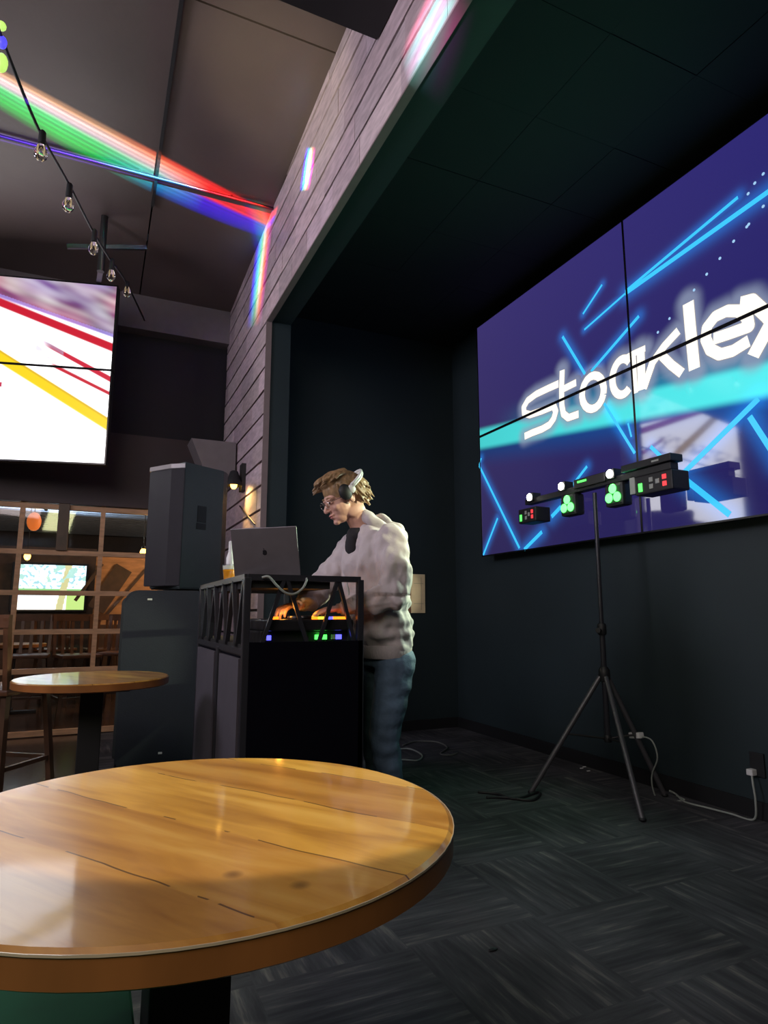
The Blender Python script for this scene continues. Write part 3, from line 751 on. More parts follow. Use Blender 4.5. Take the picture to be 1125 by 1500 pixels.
# ------------------------------------------------------------ speakers
sp = thing('loudspeaker', 'upper black loudspeaker standing on the larger cabinet', 'loudspeaker', (.60, 4.85, 1.232))
P1 = Vector((.548, 4.62)); dr = Vector((.85, .53)).normalized(); dl = Vector((-.62, .79)).normalized()
z0s, z1s = 1.232, 2.135
def side_poly():
    a = P1; pts = [a, a+dr*.36, a+dr*.43+dl*.03, a+dr*.455+dl*.09, a+dr*.45+dl*.30, a+dl*.36+dr*.30]
    return [(p.x, p.y) for p in pts] + [((a+dl*.36+dr*.06).x, (a+dl*.36+dr*.06).y), ((P1+dl*.03).x, (P1+dl*.03).y)]
part('cabinet', lambda bm: prism(bm, side_poly(), z0s, z1s, bev=.008), M['speaker'], sp)
g0 = P1 + Vector((-.004, -.002)); g1 = P1 + dl*.10 + dr*(-.006); g2 = P1 + dl*.30 + dr*.02 + Vector((-.02, 0))
part('grille', lambda bm: prism(bm, [(g0.x, g0.y), (g1.x-.022, g1.y-.012), (g2.x-.03, g2.y), (g2.x+.03, g2.y+.02), ((P1+dl*.1).x+.03, (P1+dl*.1).y+.03), (P1.x+.004, P1.y+.01)], z0s+.02, z1s-.045, bev=.003), M['grille'], sp)
part('top_trim', lambda bm: prism(bm, [(g0.x, g0.y), (g1.x-.026, g1.y-.016), (g2.x-.034, g2.y), (g2.x+.03, g2.y+.02), ((P1+dl*.1).x+.03, (P1+dl*.1).y+.03), (P1.x+.004, P1.y+.01)], z1s-.045, z1s-.012, bev=.002), mat('pale_trim', (.32, .30, .30), .4), sp)
def hmat(o, z, u0=.13, u1=.21, hh=.09):
    a = P1 + dr*u0; b = P1 + dr*u1; n = Vector((dr.y, -dr.x))
    return lambda bm: prism(bm, [(a.x+n.x*.003, a.y+n.y*.003), (b.x+n.x*.003, b.y+n.y*.003), (b.x-n.x*.01, b.y-n.y*.01), (a.x-n.x*.01, a.y-n.y*.01)], z-hh/2, z+hh/2, bev=.001)
part('handle', hmat(None, 1.775, .125, .205, .12), M['black'], sp)
part('handle_grip', hmat(None, 1.685, .12, .205, .045), M['black'], sp)
sb = thing('subwoofer', 'large black round shouldered speaker cabinet standing on the floor', 'loudspeaker', (.46, 4.85, 0))
def rr(x0, x1, z0, z1, r, n=6, lo=.012):
    pts = []
    for cx, cz, a0, rad in ((x1-r, z1-r, 0, r), (x0+r, z1-r, 90, r), (x0+lo, z0+lo, 180, lo), (x1-lo, z0+lo, 270, lo)):
        for k in range(n+1):
            a = math.radians(a0+90*k/n); pts.append((cx+rad*math.cos(a), cz+rad*math.sin(a)))
    return pts
mt = Matrix.Translation((0, 4.58, 0)) @ Matrix.Rotation(PI/2, 4, 'X')
mt_s = Matrix.Translation((.47, 4.86, 0)) @ Matrix.Rotation(math.radians(-6), 4, 'Z')
mtt = mt_s @ Matrix(((1, 0, 0, 0), (0, 0, 1, 0), (0, 1, 0, 0), (0, 0, 0, 1)))
part('cabinet', lambda bm: prism(bm, rr(-.245, .31, .09, 1.217, .085), -.27, .29, mtt, bev=.015), M['cover'], sb)
part('side_trim', lambda bm: prism(bm, rr(-.262, -.18, .13, 1.17, .04), -.24, .25, mtt, bev=.01), M['speaker'], sb)
for a, b in ((-.22, -.2), (.24, -.2), (-.22, .22), (.24, .22)):
    part('foot', lambda bm: lathe(bm, [(.025, .0), (.03, .01), (.03, .093)], tuple(mt_s @ Vector((a, b, 0))), 14), M['black'], sb)
part('badge', lambda bm: box(bm, .02, .045, -.275, -.268, .15, .162, mt_s), M['white'], sb)
part('handle_plate', lambda bm: box(bm, -.10, -.07, -.275, -.268, 1.15, 1.162, mt_s), M['foam'], sb)

# wall lamp and grey bracket box in the corner above the speakers
wb = thing('wall_bracket', 'grey boxed bracket on the boarded wall above the upper loudspeaker', 'bracket', (1.0, 5.9, 2.5))
def wbf(bm):
    prism(bm, [(.72, 2.62), (1.12, 2.62), (1.12, 2.30), (.86, 2.30)], 0, .28, Matrix(((1, 0, 0, 0), (0, 0, 1, 5.75), (0, 1, 0, 0), (0, 0, 0, 1))))
part('housing', wbf, M['beamgrey'], wb)
wl = thing('wall_lamp', 'small black wall lamp glowing amber beside the upper loudspeaker', 'lamp', (1.08, 5.45, 2.2))
part('backplate', lambda bm: box(bm, 1.10, 1.137, 5.35, 5.45, 2.10, 2.34), M['black'], wl)
part('shade', lambda bm: lathe(bm, [(.025, .13), (.035, .12), (.075, .0), (.070, .0)], (1.04, 5.38, 2.14), 20, False), M['black'], wl, True)
part('bulb', lambda bm: ell(bm, (1.04, 5.38, 2.15), (.03, .03, .04), seg=12), M['amber'], wl, True)
spot('wall_lamp_glow', (1.03, 5.30, 2.14), (1.17, 5.12, 1.75), 24, (1, .62, .2), 95, .9, .03)
spot('wall_lamp_glow', (1.03, 5.40, 2.22), (.8, 5.6, 2.6), .6, (1, .62, .2), 95, .9, .03)
# thin diagonal conduit on the boards
tg = tag(obj('conduit', (lambda bm: (tube(bm, [onX(351, 741, 1.125), onX(373, 768, 1.125)], .006, 8), bm)[1])(NB()), M['hardware']), 'thin grey conduit slanting down the boards above the laptop', 'conduit')

# ------------------------------------------------------------ DJ booth
BX0, BX1, BY0, BY1 = .585, 1.135, 2.71, 3.96
BZ0, BZ1, BZ2 = .90, .94, 1.215
bt = thing('dj_booth', 'black DJ booth with truss railing on top and cloth sides', 'booth', ((BX0+BX1)/2, (BY0+BY1)/2, 0))
part('end_panel', lambda bm: box(bm, BX0+.03, BX1-.005, BY0, BY0+.02, .02, BZ1), M['booth_black'], bt)
for y0, y1 in ((BY0+.06, 3.22), (3.36, BY1-.05)):
    part('side_panel', lambda bm: box(bm, BX0-.002, BX0+.012, y0, y1, .04, BZ0-.03), M['booth_grey'], bt)
part('side_backing', lambda bm: box(bm, BX0+.013, BX0+.025, BY0+.02, BY1-.02, .02, BZ0-.01), M['booth_black'], bt)
part('work_surface', lambda bm: box(bm, BX0+.01, BX1, BY0+.02, BY1, BZ0-.02, BZ1-.01), M['black'], bt)
for x in (BX0, BX1-.03):
    for y in (BY0, BY1-.03):
        part('post', lambda bm: box(bm, x, x+.03, y, y+.03, 0, BZ2-.001, bev=.004), M['metalblack'], bt)
part('post', lambda bm: box(bm, BX0-.004, BX0+.026, 3.26, 3.31, 0, BZ0, bev=.004), M['metalblack'], bt)
def rails(bm):
    for z in (BZ0, BZ2):
        for a, b in (((BX0+.015, BY0+.015), (BX1-.015, BY0+.015)), ((BX0+.015, BY1-.015), (BX1-.015, BY1-.015)), ((BX0+.015, BY0+.015), (BX0+.015, BY1-.015))):
            bar(bm, (*a, z), (*b, z), .026)
part('rail', rails, M['metalblack'], bt)
def truss_end(bm):
    y = BY0+.012; z0, z1_ = BZ0+.02, BZ2-.01
    for a, b in ((.665, .760), (.775, .875), (1.008, .920), (1.016, 1.095)): 
        if a < .7 or b < .9 and a < .8: bar(bm, (a, y, z0), (b, y, z1_), .016) if a < .7 else bar(bm, (a, y, z1_), (b, y, z0), .016)
        elif a == 1.008: bar(bm, (a, y, z1_), (b, y, z0), .016)
        else: bar(bm, (a, y, z1_), (b, y, z0), .016)
part('truss_bar', truss_end, M['metalblack'], bt)
def truss_side(bm):
    x = BX0+.010; n = 10; z0, z1_ = BZ0+.02, BZ2-.01
    for k in range(n):
        a = BY0+.04 + (BY1-BY0-.08)*k/n; b = BY0+.04+(BY1-BY0-.08)*(k+1)/n
        if k % 2: bar(bm, (x, a, z0), (x, b, z1_), .020)
        else: bar(bm, (x, a, z1_), (x, b, z0), .020)
    for k in range(1, 5):
        a = BY0 + (BY1-BY0)*k/5; bar(bm, (x+.012, a, z0), (x+.012, a, z1_), .016)
part('truss_bar', truss_side, M['metalblack'], bt)
def gear_pts(): pass
part('laptop_shelf', lambda bm: (box(bm, BX0+.02, .98, BY0+.03, 3.50, BZ2-.045, BZ2-.013)), M['black'], bt)
# controller
ct = thing('dj_controller', 'black DJ controller with lit orange pads inside the booth', 'controller', (.90, 3.0, .93))
ctm = Matrix.Translation((.90, 3.03, 0))
part('body', lambda bm: box(bm, -.20, .20, -.28, .28, .985, 1.035, ctm, bev=.008), M['ctrl'], ct)
for yy in (-.16, .16):
    part('jog_wheel', lambda bm: lathe(bm, [(.075, 0), (.078, .006), (.075, .014), (.03, .016)], (.90, 3.03+yy, 1.035), 28), M['blackgloss'], ct, True)
for k, (mx_, x, y) in enumerate((('led_orange', -.17, -.24), ('led_orange', -.15, -.22), ('led_orange', .12, -.24), ('led_orange', .15, -.24), ('led_orange', .17, -.24), ('led_blue', .095, -.25), ('led_yellow', .06, -.23), ('led_orange', .02, -.26))):
    part('pad', lambda bm: box(bm, x-.012, x+.012, y-.012, y+.012, 1.035, 1.047, ctm, bev=.002), M[mx_], ct)
for x in (-.1, -.05, 0, .05):
    part('knob', lambda bm: lathe(bm, [(.008, 0), (.008, .014), (.005, .016)], (.90+x, 3.03, 1.035), 12), M['hardware'], ct, True)
point('controller_glow', (.80, 2.87, 1.075), .35, (1, .38, .05), .015)
point('controller_glow', (.95, 2.86, 1.065), .18, (1, .38, .05), .015)
mxr = thing('audio_interface', 'low black audio unit with blue and green lights under the controller', 'audio unit', (.9, 3.0, .93))
part('body', lambda bm: box(bm, .68, 1.09, 2.79, 3.28, BZ1-.01, .984, bev=.005), M['ctrl'], mxr)
for mm, x, w in (('led_blue', .715, .010), ('label', .697, .008), ('led_green', .955, .028), ('led_blue', 1.04, .014), ('label', 1.015, .010)):
    part('indicator', lambda bm: box(bm, x-w, x+w, 2.780, 2.7895, .945, .966, bev=.001), M[mm], mxr)
point('interface_glow', (.955, 2.76, .965), .05, (.1, 1, .1), .01)

# laptop
lp = thing('laptop', 'grey laptop open on the booth with its lid towards the tables', 'laptop', (.75, 2.9, BZ2-.013))
hd = Vector((-.74, .67, 0)).normalized(); bk = Vector((.67, .74, 0)).normalized()
hn = Vector((.852, 2.775, BZ2-.013)); 
def lm(org, tilt):
    up = (Vector((0, 0, 1))*math.cos(tilt) + (-bk)*math.sin(tilt)).normalized()
    n = hd.cross(up).normalized(); m = Matrix((hd, up, n)).transposed().to_4x4(); m.translation = org; return m
lidm = lm(hn + bk*.0 + Vector((0, 0, .014)), math.radians(14))
LW, LH = .335, .240
mb = Matrix((hd, bk, Vector((0, 0, 1)))).transposed().to_4x4(); mb.translation = hn
part('base', lambda bm: box(bm, 0, LW, 0, .225, 0, .013, mb, bev=.004), M['lid'], lp)
part('keyboard', lambda bm: box(bm, .025, LW-.025, .02, .12, .013, .0145, mb), M['black'], lp)
lid = part('lid', lambda bm: box(bm, 0, LW, 0, LH, -.0035, .0035, lidm, bev=.003), M['lid'], lp)
nsign = 1 if (lidm.to_3x3() @ Vector((0, 0, 1))).dot(-bk) > 0 else -1
def mark(bm):
    cx, cy, r = LW*.5, LH*.52, .0125
    pts = []
    for k in range(40):
        a = 2*PI*k/40
        rr_ = r*(1 - .10*math.exp(-((a-PI/2)/.25)**2) - .06*math.exp(-((a-3*PI/2)/.25)**2))
        x, y = rr_*math.cos(a)*.92, rr_*math.sin(a)
        d = math.hypot(x-.0165*(1 if True else 1), y-.002)
        if d < .0075: x = .0165-.0075*math.cos(math.asin(max(-1, min(1, (y-.002)/.0075))))
        pts.append((cx+x*(-nsign), cy+y))
    if nsign > 0: pts = pts[::-1]
    z = .0042*nsign
    prism(bm, pts, min(z*.8, z), max(z*.8, z), lidm)
    lf = [(cx+.001, cy+.0125), (cx+.001+.004*(-nsign), cy+.0145), (cx+.006*(-nsign), cy+.020), (cx+.001*(-nsign), cy+.018)]
    prism(bm, lf, min(z*.8, z), max(z*.8, z), lidm)
part('logo', mark, M['logo'], lid)
part('display', lambda bm: box(bm, .008, LW-.008, .012, LH-.008, (-.0040 if nsign > 0 else .0036), (-.0036 if nsign > 0 else .0040), lidm), mat('laptop_display', (.02, .02, .02), .3, emit=(.55, .50, .75), estr=.9), lid)
# grey charging cord looping from the laptop
def smooth_path(pts, n=6):
    pts = [Vector(p) for p in pts]; out = []
    P = [pts[0]] + pts + [pts[-1]]
    for i in range(1, len(P)-2):
        for k in range(n):
            t = k/n; a, b, c, d = P[i-1], P[i], P[i+1], P[i+2]
            out.append(.5*((2*b) + (c-a)*t + (2*a-5*b+4*c-d)*t*t + (3*b-a-3*c+d)*t**3))
    out.append(pts[-1]); return out
def cord(name, pts, r, m, label, cat='cable'):
    bm = NB(); tube(bm, smooth_path(pts), r, 8); return tag(obj(name, bm, m, None, 'all'), label, cat)
cp = [onY(x, y, Y) for x, y, Y in ((384, 846, 2.70), (394, 845, 2.688), (405, 857, 2.685), (418, 868, 2.685), (431, 870, 2.685), (443, 862, 2.685), (449, 851, 2.69), (449, 847, 2.72))]
cord('laptop_cable', cp, .0052, M['cordgrey'], 'pale grey cable looping below the laptop over the booth rail')
# drink and bottle on the shelf
def cup_at():
    b = Vector((.628, 3.26, BZ2-.013)); t = thing('drink_cup', 'clear plastic cup of orange drink on the booth behind the laptop', 'cup', b)
    part('cup_wall', lambda bm: (lathe(bm, [(.027, .0), (.030, .004), (.038, .105), (.0365, .105), (.0285, .006), (.001, .006)], b, 24, False)), M['cup'], t, True)
    part('drink', lambda bm: lathe(bm, [(.027, .007), (.0345, .078)], b, 24), M['drink'], t, True)
    part('foam', lambda bm: lathe(bm, [(.0347, .079), (.0365, .098), (.02, .1)], b, 24), M['foam'], t, True)
cup_at()
bb = Vector((.655, 3.40, BZ2-.013)); wb_ = thing('plastic_bottle', 'slim white plastic bottle behind the orange drink', 'bottle', bb)
part('bottle_body', lambda bm: lathe(bm, [(.020, 0), (.022, .01), (.022, .15), (.012, .18)], bb, 20), M['white'], wb_, True)
part('cap', lambda bm: (lathe(bm, [(.012, .18), (.012, .235), (.008, .24)], bb, 16), box(bm, bb.x, bb.x+.035, bb.y-.006, bb.y+.006, bb.z+.20, bb.z+.215)), M['white'], wb_)

# ------------------------------------------------------------ light stand and party bar
LXs, LYs = 2.87, 3.06
ls = thing('light_stand', 'black tripod stand holding the party light bar by the teal wall', 'stand', (LXs, LYs, 0))
part('pole', lambda bm: (tube(bm, [(LXs, LYs, .30), (LXs, LYs, .98)], .017, 14), tube(bm, [(LXs, LYs, .9), (LXs, LYs, 1.82)], .013, 14)), M['metalblack'], ls, True)
part('collar', lambda bm: lathe(bm, [(.022, 0), (.027, .01), (.027, .06), (.022, .07)], (LXs, LYs, .93), 16), M['black'], ls, True)
part('clamp_knob', lambda bm: tube(bm, [(LXs-.02, LYs-.01, .96), (LXs-.06, LYs-.03, .96)], [.008, .016], 10), M['black'], ls, True)
part('leg_hub', lambda bm: lathe(bm, [(.022, 0), (.034, .015), (.034, .07), (.022, .09)], (LXs, LYs, .65), 16), M['black'], ls, True)
feet = [onZ(778, 1160, .012), onZ(941, 1200, .012), Vector((3.13, 2.90, .012))]
for i, f in enumerate(feet):
    lg = part('leg', lambda bm: tube(bm, [Vector((LXs, LYs, .68)) + (f-Vector((LXs, LYs, f.z)))*.06, f], .0155, 10), mat('leg_metal', (.10, .10, .11), .38, metal=.5), ls, True)
    part('rubber_foot', lambda bm: ell(bm, f, (.02, .02, .012), seg=10), M['black'], lg, True)
    part('brace', lambda bm: tube(bm, [(LXs, LYs, .32), Vector((LXs, LYs, .68)).lerp(f, .5)], .006, 8), M['hardware'], ls, True)
part('lower_collar', lambda bm: lathe(bm, [(.02, 0), (.024, .01), (.024, .03), (.02, .04)], (LXs, LYs, .30), 14), M['black'], ls, True)
lb = thing('party_light_bar', 'black bar of stage lights glowing white and green on the tripod', 'stage light', (LXs, LYs, 1.82))
def LB(y0, y1, z0, z1, x0=-.04, x1=.04, bev=.004): return lambda bm: box(bm, LXs+x0, LXs+x1, y0, y1, z0, z1, bev=bev)
part('crossbar', LB(2.44, 3.74, 1.845, 1.885, -.03, .03), M['black'], lb)
part('control_unit', LB(2.92, 3.20, 1.865, 1.925, -.045, .05), M['hardware'], lb)
part('control_display', LB(3.08, 3.16, 1.898, 1.910, -.050, -.044, .001), M['led_green'], lb)
part('end_housing', LB(2.42, 2.78, 1.888, 1.93, -.05, .045), M['black'], lb)
part('end_marking', LB(2.50, 2.55, 1.901, 1.912, -.053, -.049, .001), M['label'], lb)
def strobe(y, z):
    s = part('strobe_lamp', LB(y-.035, y+.035, z-.03, z+.032, -.045, .03), M['black'], lb)
    part('strobe_lens', lambda bm: ell(bm, (LXs-.048, y, z+.002), (.008, .026, .026), seg=14), M['strobe'], s, True)
for y, z in ((3.665, 1.888), (3.32, 1.905), (2.875, 1.90)): strobe(y, z)
def par(y):
    s = part('par_lamp', LB(y-.075, y+.075, 1.70, 1.845, -.04, .04, .02), M['black'], lb)
    for dy, dz in ((0, .035), (-.033, -.018), (.033, -.018)):
        part('par_lens', lambda bm: ell(bm, (LXs-.046, y+dy, 1.772+dz), (.010, .030, .030), seg=12), M['par_green'], s, True)
par(3.27); par(2.86)
def derby(y0, y1, z0, z1):
    s = part('derby_lamp', LB(y0, y1, z0, z1, -.07, .06, .008), M['black'], lb)
    for i, (u, v, mm) in enumerate(((.2, .7, 'led_red'), (.2, .35, 'led_red'), (.38, .55, 'label'), (.55, .7, 'label'), (.55, .35, 'label'), (.85, .5, 'led_green'), (.85, .3, 'led_green'))):
        yy = y0 + (y1-y0)*u; zz = z0+(z1-z0)*v; w = (y1-y0)*.05
        part('derby_marking', LB(yy-w, yy+w, zz-.014, zz+.012, -.074, -.069, .001), M[mm], s)
derby(2.40, 2.66, 1.725, 1.835); derby(3.57, 3.77, 1.705, 1.81)
part('yoke', LB(2.70, 2.74, 1.75, 1.86, -.03, .02), M['label'], lb)
# wall socket, adapters and cords
def plate(x, y, label):
    p = onX(x, y, XW-.004); return tag(obj('wall_socket', (lambda bm: (box(bm, XW-.012, XW, p.y-.04, p.y+.04, p.z-.06, p.z+.06, bev=.003), bm)[1])(NB()), M['black']), label, 'socket'), p
plate(1110, 1120, 'black wall socket behind the white plug, far right')
pl = onX(1101, 1131, XW-.03); fy = lambda x, y: onZ(x, y, .008)
cd = thing('power_cord', 'pale power cord running from the wall socket across the carpet', 'cable', (pl.x, pl.y, pl.z))  # power cord from the wall plug
part('plug', lambda bm: box(bm, XW-.05, XW-.012, pl.y-.018, pl.y+.018, pl.z-.016, pl.z+.016, bev=.005), M['white'], cd)
part('cable', lambda bm: tube(bm, smooth_path([pl, pl+Vector((-.025, -.02, -.05)), (XW-.06, pl.y-.03, .10), Vector((XW-.06, pl.y-.01, .008)), (XW-.08, 2.50, .008), (XW-.1, 2.62, .008), (XW-.12, 2.76, .008), (XW-.05, 2.88, .012), (XW-.08, 2.90, .03)]), .0055, 8), M['cordgrey'], cd, 'all')
ad = thing('power_adapter', 'white power adapter hanging on the tripod leg with its cord', 'adapter', (2.98, 2.88, .3))
ap = onX(932, 1077, 3.02)
part('adapter_body', lambda bm: (lambda m: box(bm, -.02, .02, -.042, .042, -.017, .017, m, bev=.005))(Matrix.Translation(ap) @ Matrix.Rotation(-.15, 4, 'X')), M['white'], ad)
part('cable', lambda bm: tube(bm, smooth_path([ap+Vector((0, -.04, 0)), onX(955, 1085, 3.03), onX(963, 1110, 3.05), onX(955, 1135, 3.07), onX(957, 1158, 3.09), onX(967, 1172, 3.12), (3.15, 2.78, .008), (3.18, 2.86, .01)]), .0045, 8), M['cordgrey'], ad, 'all')
cord('stage_cable', [fy(575, 1098), fy(600, 1097), fy(618, 1106), fy(612, 1114), fy(590, 1113), fy(575, 1117)], .006, M['cordgrey'], 'pale cable loop on the carpet right behind the DJ')
cord('stage_cable', [fy(590, 1092), fy(610, 1086), fy(640, 1087), fy(655, 1095), fy(645, 1104), (fy(660, 1106)), fy(670, 1103)], .006, mat('cable_dark_grey', (.12, .13, .12), .6), 'dim grey cable coiled on the carpet by the recess corner')
cord('black_cable', [fy(700, 1160), fy(730, 1163), fy(755, 1170), fy(790, 1160), fy(780, 1172), fy(740, 1168), fy(712, 1168)], .008, M['black'], 'black cable bundled round the left tripod foot')
tag(obj('floor_debris', (lambda bm: ([box(bm, p.x-.012, p.x+.012, p.y-.004, p.y+.004, .001, .006, Matrix.Identity(4)) for p in (onZ(852, 1126, 0), onZ(862, 1130, 0), onZ(856, 1124, 0))], bm)[1])(NB()), M['white']), 'small torn white tag lying on the carpet behind the tripod', 'tag')
tag(obj('floor_stain', (lambda bm: (ell(bm, onZ(722, 1391, .004), (.018, .007, .004), seg=12), bm)[1])(NB()), M['black']), 'small black scrap lying on the carpet in the foreground', 'scrap')

# notice on the end wall
nt_ = thing('wall_notice', 'cream paper sheets with brown strip pinned behind the DJ', 'notice', (onY(605, 870, YB).x, YB, 1.1))
a = onY(601, 841, YB); b = onY(622, 898, YB); c_ = onY(584, 842, YB)
part('sheet', lambda bm: box(bm, a.x, b.x, YB-.016, YB-.002, b.z, a.z, bev=.003), M['paper'], nt_)
part('sheet', lambda bm: box(bm, c_.x, a.x-.055, YB-.010, YB-.002, b.z+.01, a.z-.015, bev=.002), M['paper'], nt_)
part('binding_strip', lambda bm: box(bm, a.x-.055, a.x, YB-.012, YB-.002, b.z+.005, a.z, bev=.002), M['brownstrip'], nt_)
part('printed_line', lambda bm: [box(bm, a.x+.03, b.x-.02, YB-.0172, YB-.016, z, z+.004) for z in (a.z-.09, a.z-.28)], M['paperline'], nt_)
part('printed_column', lambda bm: [box(bm, b.x-.045, b.x-.041, YB-.0172, YB-.016, b.z+.03, a.z-.03)], M['paperline'], nt_)

# ------------------------------------------------------------ ceiling pipe, seam conduit, string lights
def cz(y): return ceil_z(y)
pp = thing('sprinkler_pipe', 'thin pipe with a sprinkler head crossing under the ceiling', 'pipe', (0, 4.3, 4.2))
pc = onC(400, 306); py0 = pc.y-.03
zc = ceil_z(py0)-.022
part('pipe', lambda bm: tube(bm, [(-4.4, py0, zc), (XP-.02, py0, zc)], .013, 10), M['hardware'], pp, True)
def nearx(px): return onY(px, 270, py0).x
part('hanger', lambda bm: (tube(bm, [(nearx(340), py0, zc), (nearx(340), py0, cz(py0))], .008, 8),), M['hardware'], pp)
part('sprinkler_head', lambda bm: (tube(bm, [(nearx(205), py0, zc), (nearx(205), py0, zc+.055)], .010, 8), lathe(bm, [(.02, .055), (.02, .06)], (nearx(205), py0, zc), 12)), M['chrome'], pp)
sc_ = tag(obj('ceiling_conduit', (lambda bm: ([bar(bm, (.235, y, cz(y)-.012), (.235, y+.6, cz(y+.6)-.012), .022, .022) for y in [2.6+.6*k for k in range(4)]], bm)[1])(NB()), M['black']), 'black conduit strip running along the ceiling joint', 'conduit')
sl = thing('string_lights', 'black festoon wire with clear bulbs hanging at upper left', 'string lights', (-.3, 4, 3.7))
sp_px = [(-25, -20, 2.6), (12, 80, 3.0), (57, 190, 3.4), (100, 268, 3.9), (134, 335, 4.5), (160, 378, 5.0), (184, 412, 5.5)]
sp_ = [onY(*p) for p in sp_px]
part('wire', lambda bm: tube(bm, smooth_path(sp_ + [Vector((.30, 6.42, 3.95))], 8), .008, 8), M['black'], sl, 'all')
for i, (x, y, Y) in enumerate(((60, 221, 3.4), (100, 298, 3.9), (137, 362, 4.5), (163, 402, 5.0), (186, 426, 5.5))):
    w = sp_[i+2]; b = onY(x, y, Y)
    bl = part('bulb', lambda bm: (lambda m: lathe(bm, [(.012, .045), (.020, .025), (.033, -.01), (.030, -.035), (.016, -.052), (.001, -.056)], b, 16, False))(0), M['bulbglass'], sl, 'all')
    part('socket', lambda bm: lathe(bm, [(.010, w.z-b.z), (.017, w.z-b.z-.01), (.019, .04), (.012, .035)], (b.x, b.y, b.z), 12), M['black'], bl, True)
    part('filament', lambda bm: tube(bm, [(b.x-.008, b.y, b.z+.03), (b.x-.01, b.y, b.z-.02), (b.x, b.y, b.z+.01), (b.x+.01, b.y, b.z-.02), (b.x+.008, b.y, b.z+.03)], .0028, 6), M['filament'], bl)
for (x, y, mm, r) in ((2, 38, 'bulbbright', (.02, .02, .02)), (3, 62, 'bulbblue', (.02, .02, .03)), (2, 92, 'bulbbright', (.026, .026, .045))):
    b = onY(x, y, 2.9); part('coloured_bulb', lambda bm: ell(bm, b, r, seg=12), M[mm], sl, True)

# ------------------------------------------------------------ person
def M4(loc, yaw=0, pitch=0, roll=0):
    return Matrix.Translation(loc) @ Matrix.Rotation(yaw, 4, 'Z') @ Matrix.Rotation(pitch, 4, 'Y') @ Matrix.Rotation(roll, 4, 'X')
DJX, DJY = 1.385, 3.0
dj = thing('person', 'person in grey hoodie and jeans leaning over the DJ booth', 'person', (DJX, DJY, 0))
HM = M4((1.132, 2.985, 1.642), PI + math.radians(2), math.radians(24)) @ Matrix.Scale(1.04, 4)     # head frame: local +x is the face
def hp(x, y, z): return HM @ Vector((x, y, z))
HR = HM.to_3x3().to_4x4()
body = NB()
def hel(c, r, rot=None): ell(body, hp(*c), r, HR @ (rot or Matrix.Identity(4)), 20)
hel((-.012, 0, .030), (.098, .076, .088))           # skull
hel((.030, 0, -.030), (.062, .060, .075))           # face
hel((.045, 0, -.075), (.045, .042, .036))           # jaw
hel((.076, 0, -.098), (.018, .020, .015))           # chin
hel((.070, 0, .020), (.022, .050, .022))            # brow
for s in (-1, 1):
    hel((.062, s*.033, -.030), (.022, .020, .020))  # cheekbone
    hel((.080, s*.028, .000), (.012, .015, .008))   # eyelid
    hel((.085, s*.028, .016), (.010, .020, .006))   # brow bone
    hel((-.008, s*.078, -.008), (.018, .008, .030)) # ear
    hel((.002, s*.083, -.004), (.010, .008, .022))
    hel((-.02, s*.042, -.075), (.05, .02, .035))    # jaw corner
    hel((.100, s*.009, -.036), (.008, .007, .006))  # nostril
tube(body, [hp(.086, 0, .012), hp(.102, 0, -.014), hp(.116, 0, -.032)], [.007, .0085, .0095], 12)
hel((.110, 0, -.035), (.012, .011, .009))
hel((.092, 0, -.058), (.010, .022, .006)); hel((.088, 0, -.072), (.010, .019, .007))
limb(body, [hp(-.028, 0, -.05), (1.235, 2.99, 1.505), (1.28, 3.0, 1.44)], [.060, .058, .070])
# inner torso, arms and legs, all under the clothes
loft(body, [(1.40, DJY, .84, .10, .14), (1.385, DJY, 1.0, .105, .145), (1.36, DJY, 1.2, .10, .15), (1.33, DJY, 1.38, .09, .16), (1.31, DJY, 1.46, .06, .08)])
LS, LE, LWr = Vector((1.305, 2.800, 1.400)), Vector((1.302, 2.745, 1.140)), Vector((1.090, 2.850, 1.088))
RS, RE, RWr = Vector((1.250, 3.180, 1.400)), Vector((1.090, 3.225, 1.170)), Vector((.925, 3.010, 1.105))
for a, b, c in ((LS, LE, LWr), (RS, RE, RWr)):
    limb(body, [a, b, c], [.050, .040, .026])
LK, LA = Vector((1.320, 2.895, .47)), Vector((1.365, 2.90, .09))
RK, RA = Vector((1.345, 3.10, .48)), Vector((1.41, 3.12, .09))
for h_, k_, a_ in ((Vector((1.40, 2.91, .88)), LK, LA), (Vector((1.40, 3.09, .88)), RK, RA)):
    limb(body, [h_, k_, a_], [.075, .052, .038])
